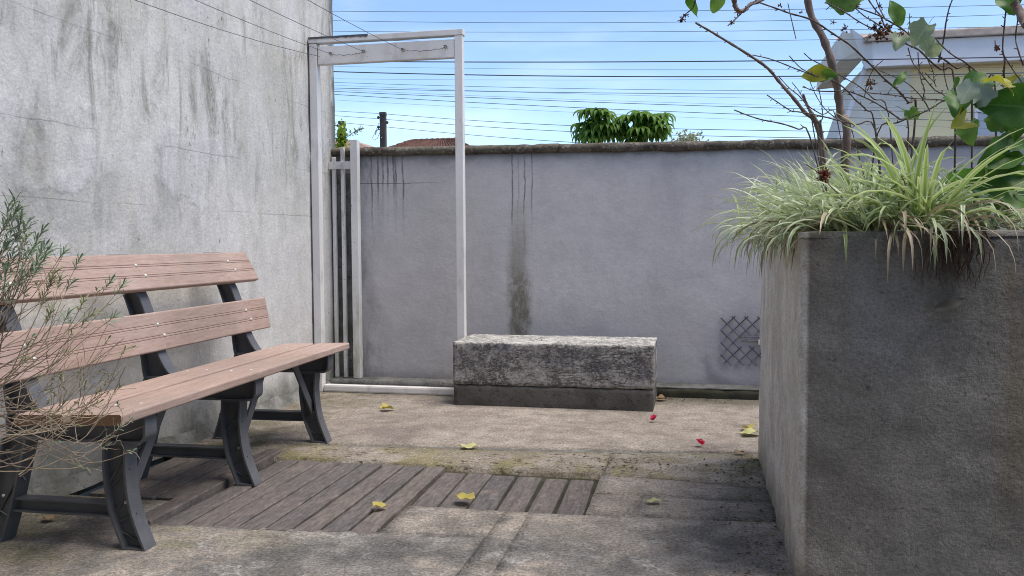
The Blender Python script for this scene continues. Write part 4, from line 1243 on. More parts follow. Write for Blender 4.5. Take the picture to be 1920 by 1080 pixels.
    branch(zo8([(330, -10), (400, 90), (450, 150), (490, 250), (570, 310), (680, 400), (800, 460), (900, 560), (1000, 640), (1130, 760)]), 2.72, 2.85, 0.0028, 0.0050, (0.79, 2.9, 0.98))
    branch(zo8([(400, -20), (430, 60), (470, 140), (500, 190)]), 2.7, 2.7, 0.002, 0.003)
    branch(zo8([(210, 70), (300, 150), (370, 190), (440, 240)]), 2.68, 2.7, 0.002, 0.003)
    branch(zo8([(1115, -20), (1080, 70), (1050, 200), (1030, 350), (1000, 480), (980, 570)]), 2.6, 2.75, 0.0022, 0.004)
    branch(zo8([(950, 350), (1030, 440), (1130, 520), (1220, 570), (1330, 660), (1420, 730), (1500, 800)]), 2.6, 2.7, 0.0022, 0.004, (0.88, 2.8, 0.99))
    branch(zo8([(1600, 100), (1585, 250), (1570, 450), (1590, 550), (1580, 690), (1590, 800)]), 2.5, 2.6, 0.0025, 0.004, (0.89, 2.72, 0.98))
    branch(zo8([(1720, 120), (1690, 330), (1710, 450), (1760, 600), (1800, 700)]), 2.5, 2.55, 0.0022, 0.0035, (1.0, 2.7, 0.98))
    branch(zo8([(1670, 20), (1720, 100), (1790, 230)]), 2.45, 2.4, 0.010, 0.012, None, 'branch', 'bark', False)
    branch(zo8([(1560, 470), (1650, 620), (1760, 770), (1820, 850)]), 2.55, 2.6, 0.002, 0.003, (0.96, 2.7, 0.98))
    branch(zo8([(440, 650), (560, 700), (700, 770), (830, 900), (900, 1020)]), 2.85, 2.95, 0.0018, 0.003)
    branch(zo8([(700, 440), (740, 570), (800, 650), (860, 730), (950, 830), (1010, 860), (1080, 920)]), 2.75, 2.85, 0.002, 0.003)
    branch(zo8([(790, 480), (800, 600), (820, 740), (850, 830), (830, 930)]), 2.8, 2.85, 0.002, 0.0024)
    branch(zo8([(1030, 570), (1030, 660), (1060, 800), (1100, 900)]), 2.75, 2.8, 0.002, 0.0024)
    branch(zo8([(880, 550), (930, 660), (940, 750), (960, 800)]), 2.75, 2.8, 0.0018, 0.0022)
    branch(zo8([(855, 668), (900, 715), (940, 755)]), 2.78, 2.8, 0.0018, 0.0022)
    branch(zo8([(310, 850), (450, 865), (600, 880), (740, 905), (970, 915), (1080, 930)]), 2.85, 2.9, 0.002, 0.0028)
    branch(zo8([(300, 890), (320, 780), (380, 640), (470, 555)]), 2.9, 2.85, 0.002, 0.0018)
    branch(zo8([(1120, 890), (1020, 930), (850, 1030), (600, 1130), (420, 1230)]), 2.75, 2.9, 0.0025, 0.0035, (0.55, 3.0, 1.0))
    branch(zo8([(700, 280), (715, 200), (710, 120)]), 2.72, 2.7, 0.002, 0.0014)
    branch([(1690, 330), (1697, 345), (1693, 372), (1685, 385)], 2.44, 2.44, 0.002, 0.0022, (0.56, 2.5, 0.98))
    branch([(1512, 308), (1535, 325), (1560, 352), (1600, 390)], 2.5, 2.52, 0.0018, 0.0022)
    # leaves
    L = {}
    for k, mat, sh in (('dark', 'leaf_dark', 'broad'), ('mid', 'leaf_mid', 'lobed'), ('lit', 'leaf_lit', 'lobed'), ('pale', 'leaf_pale', 'lobed'), ('silver', 'leaf_silver', 'broad'), ('oval', 'leaf_mid', 'oval'), ('ovald', 'leaf_dark', 'oval'), ('ovall', 'leaf_lit', 'oval'), ('thin', 'leaf_mid', 'thin')):
        L[k] = [leaf_mesh('leaf', M[mat], sh, rg.uniform(.12, .5), rg.uniform(.1, .6), 20 + i, 14, True) for i in range(3)]
    def lf(k, px, py, Y, ln, ang, tilt=0.75):
        img_leaf(rg.choice(L[k]), t, px, py, Y, ln, ang, rg, 'leaf', base, tilt)
    for k, px, py, Y, ln, ang in (
        ('dark', 1826, 160, 2.62, 60, 200), ('dark', 1784, 170, 2.66, 48, 215), ('dark', 1797, 198, 2.6, 58, 235), ('dark', 1893, 196, 2.55, 92, 170), ('dark', 1905, 232, 2.6, 70, 250),
        ('lit', 1872, 150, 2.55, 46, 120), ('lit', 1799, 232, 2.58, 46, 205), ('mid', 1815, 246, 2.66, 44, 250), ('mid', 1876, 228, 2.62, 50, 330), ('lit', 1902, 152, 2.6, 30, 60),
        ('silver', 1812, 176, 2.56, 44, 250), ('silver', 1842, 184, 2.57, 44, 225), ('silver', 1907, 168, 2.6, 44, 280), ('silver', 1900, 235, 2.64, 40, 340), 
        ('mid', 1908, 270, 2.58, 46, 10), ('dark', 1868, 296, 2.56, 78, 205), ('dark', 1862, 332, 2.58, 92, 195), ('dark', 1905, 345, 2.6, 80, 340), ('mid', 1912, 373, 2.5, 46, 20),
        ('dark', 1845, 372, 2.66, 60, 210), ('silver', 1902, 318, 2.64, 56, 340), ('dark', 1800, 340, 2.75, 60, 200), ('mid', 1880, 396, 2.6, 40, 250),
        ('pale', 1684, 80, 2.68, 34, 245), ('pale', 1726, 66, 2.66, 46, 235), ('pale', 1740, 86, 2.7, 30, 300), ('pale', 1752, 98, 2.68, 32, 300),
        ('oval', 1682, 26, 2.7, 48, 118), ('thin', 1690, 146, 2.78, 46, 45), ('thin', 1702, 216, 2.8, 40, 330),
        ('ovall', 1534, 138, 2.78, 56, 176), ('ovald', 1548, 142, 2.77, 40, 172),
        ('mid', 1575, 0, 2.7, 48, 175), ('oval', 1345, 4, 2.5, 46, 262), ('ovald', 1298, 4, 2.5, 46, 255), ('dark', 1893, 4, 2.48, 52, 268), ('mid', 1600, -12, 2.7, 60, 20),
        ('mid', 1713, 212, 2.85, 22, 110)):
        lf(k, px, py, Y, ln, ang)
    # withered flower heads
    def head(px, py, Y, rad, n_, mat='flower'):
        c = at(px, py, Y) - base
        s_ = rad / F_PX * Y
        mb = MB()
        for i in range(n_):
            d = Vector((rg.gauss(0, 1), rg.gauss(0, 1), rg.gauss(0, 1))).normalized()
            e = c + d * s_ * rg.uniform(0.35, 1.0)
            mb.tube([c, e], [0.0011, 0.0013], 4)
            q = d.cross(Vector((rg.random(), rg.random(), 1))).normalized(); k = d.cross(q)
            r0 = s_ * rg.uniform(0.16, 0.30)
            mb.add([e - q * r0, e + k * r0 * .8 + d * r0, e + q * r0, e - k * r0 * .8 + d * r0 * .4, e + d * r0 * 1.4], [(0, 1, 4), (1, 2, 4), (2, 3, 4), (3, 0, 4)])
        tag(mb.build('flower_head', M[mat], t, fix=False), kind='stuff')
    for px, py, Y, rad, n_ in ((1650, 63, 2.7, 17, 34), (1664, 52, 2.7, 12, 18), (1585, 54, 2.7, 8, 12), (1866, 88, 2.5, 9, 14), (1632, 158, 2.88, 10, 16), (1608, 10, 2.68, 6, 10), (1650, 12, 2.68, 6, 9),
                               (1384, 22, 2.55, 8, 12), (1372, 42, 2.55, 6, 10), (1280, 36, 2.5, 8, 12), (1286, 28, 2.5, 6, 8), (1690, 60, 2.7, 8, 10), (1462, 10, 2.74, 6, 9), (1502, 22, 2.76, 5, 7), (1562, 42, 2.8, 5, 7), (1638, 50, 2.7, 8, 10)):
        head(px, py, Y, rad, n_)
    head(1545, 330, 2.5, 12, 40, 'rust_flower')
    head(1541, 322, 2.5, 7, 16, 'rust_flower')
shrub()

# ------------------------------------------------------------------ wiry shrub at the left
def wiry():
    rg = random.Random(23)
    base = Vector((-1.93, 1.72, 0.0))
    t = thing('wiry_shrub', 'sparse wiry shrub with small narrow leaves in front of the bench end', 'shrub', base)
    stem_top = Vector((-1.93, 1.78, 0.60))
    mb = MB()
    for k in range(5):
        a = k * 1.3
        mb.tube([base * 0 + Vector((0.03 * math.cos(a), 0.03 * math.sin(a), -0.03)), Vector((0.05 * math.cos(a), 0.05 * math.sin(a), 0.25)), stem_top - base + Vector((0.03 * math.cos(a), 0.04 * math.sin(a), 0.02))], [0.007, 0.006, 0.004], 6)
    mb.build('stem', M['dry_stem'], t, smooth=True, fix=False)
    def curve(P0, P1, bow, n_=14, wig=0.016):
        mid = (P0 + P1) / 2 + bow
        out = []
        ph = rg.random() * 6
        for i in range(n_ + 1):
            s_ = i / n_
            p = P0 * (1 - s_) ** 2 + mid * 2 * s_ * (1 - s_) + P1 * s_ * s_
            p = p + Vector((math.sin(s_ * 9 + ph), math.cos(s_ * 7 + ph), math.sin(s_ * 11 + ph * 2))) * wig * s_ * (1.3 - s_)
            out.append(p)
        return out
    def sprig(P, d, n_, ln, mat, spread=1.0, back=0.05):
        """narrow leaves in a loose whorl round the end of a twig"""
        mb = MB(); d = d.normalized()
        for i in range(n_):
            s_ = i / n_
            p = P - d * back * (1 - s_) ** 1.2
            a = i * 2.4 + rg.uniform(-.4, .4)
            q = d.cross(Vector((0.3, 0.2, 1))).normalized(); k = d.cross(q)
            o = (q * math.cos(a) + k * math.sin(a))
            e = (o * spread * (1.15 - 0.6 * s_) + d * (0.5 + 0.6 * s_)).normalized()
            L = ln * rg.uniform(0.75, 1.3); w_ = 0.0022
            sd = e.cross(o).normalized() if e.cross(o).length > 1e-3 else k
            bend = Vector((0, 0, -0.12 * L))
            mb.strip([[p - sd * w_ * .5, p + sd * w_ * .5], [p + e * L * .5 - sd * w_, p + e * L * .5 + sd * w_], [p + e * L * 0.85 - sd * w_ * .8 + bend * .5, p + e * L * .85 + sd * w_ * .8 + bend * .5], [p + e * L - sd * .0002 + bend, p + e * L + sd * .0002 + bend]], True)
        return tag(mb.build('leaf_cluster', M[mat], t, fix=False), kind='stuff')
    def go(px, py, Y, root, bow, r=0.0016, leaf=14, mat='needle', ln=0.024, twigs=3, sm='dry_stem', back=0.05):
        P1 = at(px, py, Y) - base
        P0 = root - base
        C_ = curve(P0, P1, Vector(bow))
        n_ = len(C_)
        mb = MB().tube(C_, [r * 0.75 * (1 - i / n_) + 0.0006 for i in range(n_)], 5)
        for k in range(twigs):
            i = rg.randrange(n_ // 3, n_ - 1)
            d = (C_[i + 1] - C_[i - 1]).normalized()
            o = Vector((rg.uniform(-1, 1), rg.uniform(-.6, .6), rg.uniform(-.5, 1.0)))
            E_ = C_[i] + (d * 0.6 + o * 0.7).normalized() * rg.uniform(0.04, 0.12)
            tw = curve(C_[i], E_, Vector((rg.uniform(-.02, .02), 0, rg.uniform(-.02, .03))), 6, 0.006)
            mb.tube(tw, [0.0011 - 0.00008 * q for q in range(7)], 4)
            if rg.random() < 0.35 and leaf: sprig(tw[-1], tw[-1] - tw[-2], 7, ln * 0.55, mat, 0.8, 0.02)
        mb.build('branch', M[sm], t, smooth=True, fix=False)
        if leaf: sprig(C_[-1], C_[-1] - C_[-3], leaf, ln, mat, 1.0, back)
    up = Vector((-1.90, 1.80, 0.60)); lo = Vector((-1.90, 1.85, 0.50))
    # leafy shoots rising above the top slat
    for px, py in ((30, 372), (38, 388), (22, 402), (8, 420), (48, 418), (50, 440), (8, 462), (66, 448), (72, 468), (44, 480), (86, 458), (92, 480), (60, 500), (40, 515), (24, 430), (12, 378), (36, 408), (78, 432), (16, 446), (58, 470), (30, 476), (70, 492), (100, 466), (8, 500)):
        go(px, py, rg.uniform(1.78, 2.02), up + Vector((rg.uniform(-.08, .1), rg.uniform(-.1, .1), rg.uniform(-.05, .08))), (rg.uniform(.02, .09), 0, rg.uniform(-.04, .03)), 0.0019, 20, 'needle', rg.uniform(0.026, 0.034), 2, 'twig' if rg.random() < .2 else 'dry_stem', 0.065)
    for px, py, m_ in ((118, 472, 'needle'), (104, 508, 'needle_dry'), (92, 528, 'needle_dry'), (150, 482, 'needle'), (140, 528, 'needle'), (205, 528, 'needle'), (227, 537, 'needle'), (160, 566, 'needle_dry'), (172, 590, 'needle_dry'), (118, 520, 'needle'), (133, 588, 'needle'), (210, 592, 'needle'), (100, 585, 'needle_dry'), (56, 540, 'needle_dry'), (84, 556, 'needle_dry'), (20, 545, 'needle')):
        go(px, py, rg.uniform(1.85, 2.02), up + Vector((rg.uniform(-.06, .12), rg.uniform(-.08, .1), rg.uniform(-.10, .06))), (rg.uniform(.02, .10), 0, rg.uniform(-.09, -.02)), 0.0017, 15, m_, rg.uniform(0.024, 0.031), 2, 'dry_stem', 0.035)
    # bare wiry stems across the lower slat and the seat end
    for i in range(13):
        px, py = rg.uniform(20, 225), rg.uniform(590, 800)
        go(px, py, rg.uniform(1.88, 2.08), up + Vector((rg.uniform(-.1, .15), rg.uniform(-.06, .12), rg.uniform(-.22, .06))), (rg.uniform(-.02, .12), rg.uniform(-.04, .04), rg.uniform(-.13, .02)), 0.0015, 6 if rg.random() < .35 else 0, 'needle_dry', 0.013, 5, 'dry_stem', 0.02)
    for px, py in ((220, 640), (206, 612), (186, 668), (218, 700), (240, 690), (250, 780), (232, 800), (215, 812), (262, 802), (200, 836), (246, 848), (150, 812)):
        go(px, py, rg.uniform(1.92, 2.06), lo + Vector((rg.uniform(-.08, .08), rg.uniform(-.05, .1), rg.uniform(-.12, .1))), (rg.uniform(.0, .1), 0, rg.uniform(-.20, -.06)), 0.0018, 5 if rg.random() < .5 else 0, 'needle', 0.013, 3, 'dry_stem', 0.02)
    for px, py in ((240, 652), (196, 690), (150, 690), (120, 705), (180, 735), (205, 720), (230, 720), (160, 715), (95, 720)):
        go(px, py, rg.uniform(1.95, 2.08), lo + Vector((rg.uniform(.05, .2), rg.uniform(0, .1), rg.uniform(-.2, 0))), (rg.uniform(.0, .1), 0, rg.uniform(-.10, -.02)), 0.0014, 9, 'needle_dry', 0.012, 3, 'dry_stem', 0.03)
wiry()

# ------------------------------------------------------------------ fallen leaves
def fallen():
    rg = random.Random(3)
    spec = (
        ('leaf_yellow', 'lobed', 728, 769, 26, 40, 'crumpled yellow leaf on the paving behind the boards, nearest the door frame', 0.7),
        ('leaf_lime', 'broad', 883, 838, 36, 10, 'flat pale lime leaf on the paving joint behind the short boards', 0.05),
        ('leaf_yellow', 'broad', 869, 936, 40, 150, 'curled yellow leaf lying on the short boards', 0.5),
        ('leaf_yellow', 'lobed', 713, 952, 28, 20, 'small curled yellow leaf lying on the long boards', 0.6),
        ('leaf_lime', 'oval', 1224, 941, 32, 175, 'pale lime leaf on the paving right of the short boards', 0.1),
        ('leaf_lime', 'broad', 1412, 815, 36, 10, 'large lime leaf against the foot of the planter', 0.25),
        ('leaf_yellow', 'lobed', 1400, 805, 22, 130, 'small curled yellow leaf behind the lime leaf at the planter foot', 0.8),
        ('leaf_brown', 'oval', 1389, 850, 26, 20, 'brownish yellow leaf lying in the mossy strip near the planter', 0.3),
        ('leaf_brown', 'broad', 87, 974, 30, 160, 'brown dead leaf under the near end of the bench', 0.4),
        ('leaf_brown', 'lobed', 1243, 750, 20, 10, 'dead brown leaf at the right rear corner of the concrete block', 0.6),
    )
    for mat, sh, px, py, ln, ang, lab, curl in spec:
        p = gp(px, py, 0.006)
        s_ = ln / F_PX * p.y * 0.98
        me = leaf_mesh('leaf_blade', M[mat], sh, 0.06 + curl * .42, curl * .10, int(px))
        for v in me.vertices: pass
        o = thing('fallen_leaf', lab, 'leaf', p, R(ang), 'leaves fallen on the paving')
        zmin = min(v.co.z for v in me.vertices)
        b = link('leaf_blade', me, o, (0, -0.5 * s_, -zmin * s_ + 0.001)); b.scale = (s_,) * 3
        b.rotation_euler = (0, 0, 0)
        o.rotation_euler = (rg.uniform(-.06, .1), rg.uniform(-.08, .08), R(ang - 90))
        stk = MB().tube([(0, 0, 0), (0.02, -0.18, 0.02), (-0.02, -0.34, 0.05)], [0.012, 0.014, 0.016], 5).mesh('stalk', M['leaf_brown'], True)
        q = link('stalk', stk, o, (0, -0.5 * s_, -zmin * s_ + 0.002)); q.scale = (s_,) * 3
    for px, py, lab in ((1226, 790, 'red petal on the smooth paving right of the block'), (1314, 835, 'red petal on the paving joint left of the planter')):
        p = gp(px, py, 0.006)
        o = thing('fallen_petal', lab, 'petal', p, rg.uniform(0, 6), 'red petals on the paving')
        for k in range(2):
            me = leaf_mesh('petal_blade', M['petal'], 'broad', 0.5, -0.35, int(px) + k, 7)
            b = link('petal_blade', me, o, (0.004 * k, -0.012, 0.004 + 0.004 * k)); b.scale = (0.038, 0.034, 0.038); b.rotation_euler = (0.25, 0.2 * k, 1.3 * k)
    # dead leaf stuck on the planter front
    me = leaf_mesh('leaf_blade', M['grey_leaf'], 'oval', 0.2, 0.15, 77)
    o = thing('dead_leaf', 'grey dead leaf stuck flat on the dark planter front', 'leaf', at(1780, 570, 2.405))
    b = link('leaf_blade', me, o); b.scale = (0.036, 0.078, 0.05)
    b.matrix_basis = Matrix.Translation((-0.038, -0.012, -0.012)) @ Matrix(((0.26, 0.96, -0.02, 0), (0.10, 0.05, -0.99, 0), (-0.96, 0.26, 0.0, 0), (0, 0, 0, 1))) @ Matrix.Diagonal((0.05, 0.078, 0.05, 1))
    # crumbs of leaf and soil near the planter and on the mossy strip
    mb = MB()
    for i in range(620):
        k = rg.random()
        if k < 0.45: x, y = 0.27 - abs(rg.gauss(0, 0.10)), rg.uniform(1.9, 3.9)
        elif k < 0.75: x, y = rg.uniform(-0.6, 0.27), 3.62 + rg.gauss(0, 0.12)
        elif k < 0.85: x, y = rg.uniform(-0.2, 0.27), 5.22 + rg.gauss(0, 0.05)
        else: x, y = rg.uniform(-2.3, 0.2), rg.uniform(2.0, 5.0)
        s_ = rg.uniform(0.002, 0.009) * (1 if k < .85 else 0.6)
        a = rg.uniform(0, 6.3)
        d = Vector((math.cos(a), math.sin(a), 0)) * s_; e = Vector((-math.sin(a), math.cos(a), 0)) * s_ * rg.uniform(.3, .7)
        c = Vector((x, y, 0.0045))
        mb.add([c - d, c + e + Vector((0, 0, s_ * rg.uniform(0, .8))), c + d, c - e + Vector((0, 0, s_ * rg.uniform(0, .6)))], [(0, 1, 2), (0, 2, 3)])
    tag(mb.build('leaf_litter', M['root'], None, fix=False), 'brown crumbs of leaf scattered over the paving', 'litter', kind='stuff')
fallen()

# ------------------------------------------------------------------ clothes line wires
def lines():
    labs = ('thin clothes line wire nearest the left wall', 'clothes line wire on the leftmost hook of the door frame', 'clothes line wire on the second hook of the door frame', 'clothes line wire running to the third hook of the door frame')
    for (x, S, z0), lab in zip(((-2.325, 0.22, 2.14), (-2.254, 0.135, 2.153), (-2.033, 0.125, 2.156), (-1.775, 0.12, 2.152)), labs):
        y0, y1 = 5.09, -1.2
        L = y0 - y1
        pts = []
        for i in range(60):
            d = L * i / 59
            z = z0 + (2.25 - z0) * d / L - 4 * S * d * (L - d) / L ** 2
            pts.append((x, y0 - d, z))
        o = MB().tube(pts, 0.0016, 5).build('clothes_line', M['wire'], None, fix=False, smooth=True)
        tag(o, lab, 'wire', 'clothes line wires tied to the door frame')
    for xa, xb, lab in ((-2.254, -2.033, 'short tie wire between the two left hooks of the door frame'), (-1.775, -1.500, 'short tie wire between the two right hooks of the door frame')):
        pts = [(xa + (xb - xa) * i / 14, 5.088, 2.150 - 0.012 * math.sin(math.pi * i / 14) + 0.003 * math.sin(i * 1.9)) for i in range(15)]
        o = MB().tube(pts, 0.0018, 5).build('tie_wire', M['wire'], None, fix=False, smooth=True)
        tag(o, lab, 'wire', 'clothes line wires tied to the door frame')
lines()

# ------------------------------------------------------------------ unseen porch house, added behind the camera to darken faces towards it
def shade_house():
    t = thing('added_shade_house', 'unseen house with a deep porch roof, added to shade the near end of the yard', 'house', (0.4, -2.2, -0.06))
    MB().box((-2.8, -0.6, 0), (4.2, -0.2, 3.0)).build('wall', M['shade_house_grey'], t)  # wall of the added shade house
    rf = MB().add([(-2.8, 2.45, 2.62), (4.2, 2.45, 2.62), (4.2, -0.8, 3.5), (-2.8, -0.8, 3.5), (-2.8, 2.45, 2.54), (4.2, 2.45, 2.54), (4.2, -0.8, 3.42), (-2.8, -0.8, 3.42)],
                  [(0, 1, 2, 3), (7, 6, 5, 4), (0, 4, 5, 1), (1, 5, 6, 2), (2, 6, 7, 3), (3, 7, 4, 0)])
    rf.build('roof', M['shade_shingle'], t)  # roof of the added shade house
    for x in (-2.5, 4.0):
        MB().box((x - .06, 2.2, 0), (x + .06, 2.32, 2.55)).build('post', M['white'], t, bevel=0.005)
shade_house()

# ------------------------------------------------------------------ beyond the wall
def cables():
    rows = ((23.7, 17.5, 'thin', 'topmost overhead cable crossing the blue sky'), (43, 37, 'thin', 'second overhead cable from the top of the sky'), (61, 56.5, 'thin', 'third overhead cable from the top of the sky'), (78, 74, 'thin', 'fourth overhead cable from the top, above the thick ones'),
            (117, 113, 'thick', 'upper of the two thickest overhead cables'), (127, 128, 'hair', 'hair thin overhead cable between the two thickest ones'), (138.5, 140, 'thick', 'lower of the two thickest overhead cables'), (150, 147, 'hair', 'hair thin overhead cable just under the lower thick one'), (158, 166, 'thin', 'uppermost thin overhead cable of the dense band, below the hair thin one'),
            (163, 179, 'hair', 'faint hair thin cable crossing the others in the dense band, second at its left end'), (168, 173, 'mid', 'nearly level dark cable in the middle of the dense band of cables'), (171, 191, 'hair', 'faint cable sloping down to the right just below the level dark cable'), (174, 196, 'mid', 'dark cable sloping right, next above the cable that grazes the palmate plants'), (181, 208, 'mid', 'dark slanting overhead cable grazing the tops of the palmate plants'), (190, 219, 'hair', 'hair thin overhead cable passing in front of the palmate leaves'))
    rg = random.Random(8)
    for i, (ya, yb, k, which) in enumerate(rows):
        Y = 11 + 0.12 * i
        A, B = at(470, ya + (ya - yb) * 0.25, Y), at(2150, yb + (yb - ya) * 1.25, Y)
        rad = {'thin': 0.0030, 'thick': 0.0075, 'mid': 0.0042, 'hair': 0.0018}[k]
        pts = []
        sag = 0.05 + 0.05 * rg.random()
        for j in range(24):
            s_ = j / 23
            p = A.lerp(B, s_); p.z -= sag * 4 * s_ * (1 - s_)
            pts.append(p)
        for p in pts: p.z += sag * 0.72
        o = MB().tube(pts, rad, 5).build('overhead_cable', M['cable'], None, fix=False, smooth=True)
        if which: lab = which
        else: lab = 'thin overhead cable in the dense band above the palmate plants'
        tag(o, lab, 'cable', 'overhead cables')
    # three cables tied to the pole
    for ya, yp, yb, lab in ((208, 213, 239, 'upper'), (216, 223, 252, 'middle'), (226, 237, 281, 'lowest')):
        A, P, B = at(560, ya - 4, 24), at(713, yp, 21.9), at(1600, yb + 8, 15)
        pts = [A.lerp(P, j / 6) for j in range(6)] + [P.lerp(B, j / 16) - Vector((0, 0, 0.10 * math.sin(math.pi * j / 16))) for j in range(17)]
        o = MB().tube(pts, 0.0060, 5).build('overhead_cable', M['cable'], None, fix=False, smooth=True)
        tag(o, lab + ' of the three cables running from the brown utility pole', 'cable', 'overhead cables')
cables()

def pole(px, top, Y, wpx, lab, hook):
    p = at(px, top, Y)
    t = thing('utility_pole', lab, 'pole', (p.x, p.y, -0.06), 0, 'utility poles beyond the wall')
    H = p.z + 0.06; r = wpx / 2 / F_PX * Y
    mb = MB().box((-r * 1.15, -r, 0), (r * 1.15, r, H - 0.02))
    mb.build('post', M['pole'], t, bevel=0.02)
    MB().box((-r * 1.2, -r * 1.05, H - 0.12), (r * 1.2, r * 1.05, H - 0.021)).build('cap', M['pole'], t, bevel=0.01)
    for dz, sd in ((0.16, -1), (0.30, 1), (0.42, -1)):
        mb = MB().tube([(sd * r, 0, H - dz), (sd * r * 1.9, -0.02, H - dz)], 0.012, 6)
        mb.tube([(sd * r * 1.85, -0.02, H - dz - 0.04), (sd * r * 1.85, -0.02, H - dz), (sd * r * 1.85, -0.02, H - dz + 0.04)], [0.02, 0.035, 0.02], 8)
        mb.build('insulator', M['cable'], t, fix=False)
    if hook:
        z0 = H - (245 - top) / F_PX * Y
        MB().tube([(-r, 0, z0), (-r - 0.07, 0, z0 + 0.02), (-r - 0.13, 0, z0 - 0.02), (-r - 0.15, 0, z0 - 0.12)], 0.014, 6).build('bracket', M['pole'], t, fix=False, smooth=True)
        pts = [(-r - 0.05, 0, H - 0.3), (-r - 0.16, 0, z0 - 0.05), (-r - 0.24, 0, z0 - 0.2), (-r - 0.2, 0, z0 - 0.27), (-r - 0.1, 0, z0 - 0.22), (-r, 0, z0)]
        MB().tube(pts, 0.006, 5).build('drop_wire', M['cable'], t, fix=False, smooth=True)
        MB().tube([(0, 0, z0 - 0.22), (0, 0, z0 - 0.20)], r * 1.2, 4).build('strap', M['fascia'], t, fix=False)
pole(718, 209, 22, 10, 'brown utility pole with brackets standing above the grey wall', True)
pole(641, 226, 26, 10, 'dark utility pole half hidden by bright leaves beside the left wall', False)

def tiled_house():
    Y = 28
    a, b = at(772, 262, Y), at(858, 261, Y + 0.3)
    el, er = at(722, 277, Y - 1.5), at(905, 277, Y - 1.5)
    t = thing('tiled_house', 'house with brown red clay tiled hip roof behind the grey wall', 'house', (a.x, Y, -0.06))
    o_ = Vector((a.x, Y, -0.06))
    z_e = 3.3
    P = [Vector((a.x - 2.3, Y - 2.2, z_e)), Vector((b.x + 2.2, Y - 2.2, z_e)), Vector((b.x + 2.2, Y + 2.5, z_e)), Vector((a.x - 2.3, Y + 2.5, z_e))]
    ra, rb = Vector((a.x, Y, a.z - 0.05)), Vector((b.x, Y, a.z - 0.05))
    roof = MB()
    def field(p0, p1, q1, q0, n):
        """slope with rolled tiles from eave p0-p1 to ridge q0-q1"""
        nr = 10
        rows = []
        nn = (p1 - p0).cross(q0 - p0).normalized()
        if nn.z < 0: nn = -nn
        for i in range(nr + 1):
            v = i / nr
            row = []
            for j in range(n * 4 + 1):
                u = j / (n * 4)
                p = (p0.lerp(p1, u)).lerp(q0.lerp(q1, u), v)
                row.append(p + nn * (0.035 * abs(math.sin(math.pi * u * n)) + 0.02 * (1 - (v * nr) % 1)) - o_)
            rows.append(row)
        roof.strip(rows, False)
    field(P[0], P[1], rb, ra, 26); field(P[1], P[2], rb + Vector((0.01, 0, 0)), rb, 20); field(P[2], P[3], ra, rb, 26); field(P[3], P[0], ra, ra - Vector((0.01, 0, 0)), 20)
    roof.build('roof', M['roof_red'], t, fix=False)
    def ridge(p, q, n):
        for i in range(n):
            c0, c1 = p.lerp(q, i / n), p.lerp(q, (i + 1.06) / n)
            MB().tube([c0 - o_ + Vector((0, 0, 0.0)), c1 - o_ + Vector((0, 0, 0.0))], [0.085, 0.062], 8).build('ridge_tile', M['roof_red'], t, fix=False)
    ridge(rb, ra, 8); ridge(P[0], ra, 12); ridge(P[1], rb, 12)
    MB().box((P[0].x + 0.4 - o_.x, -1.8, 0), (P[1].x - 0.4 - o_.x, 2.1, z_e + 0.06)).build('wall', M['cream'], t)
    return t
tiled_house()

def tan_house():
    Y = 24
    a = at(655, 262, Y)
    t = thing('pale_roof_house', 'small house with pale tan roof slope behind the metal gate', 'house', (a.x, Y, -0.06))
    z = a.z + 0.06
    mb = MB().add([(-1.2, 0, z), (0.05, 0, z + 0.0), (1.25, -0.3, z - 0.48), (-1.2, -0.3, z - 0.48), (-1.2, 3, z), (0.05, 3, z), (1.25, 3.3, z - 0.48), (-1.2, 3.3, z - 0.48)],
                  [(0, 3, 2, 1), (1, 2, 6, 5), (5, 6, 7, 4), (0, 1, 5, 4), (2, 3, 7, 6), (0, 4, 7, 3)])
    mb.build('roof', M['roof_tan'], t)
    MB().box((-1.1, 0, 0), (1.0, 3.0, z - 0.47)).build('wall', M['cream'], t)
tan_house()

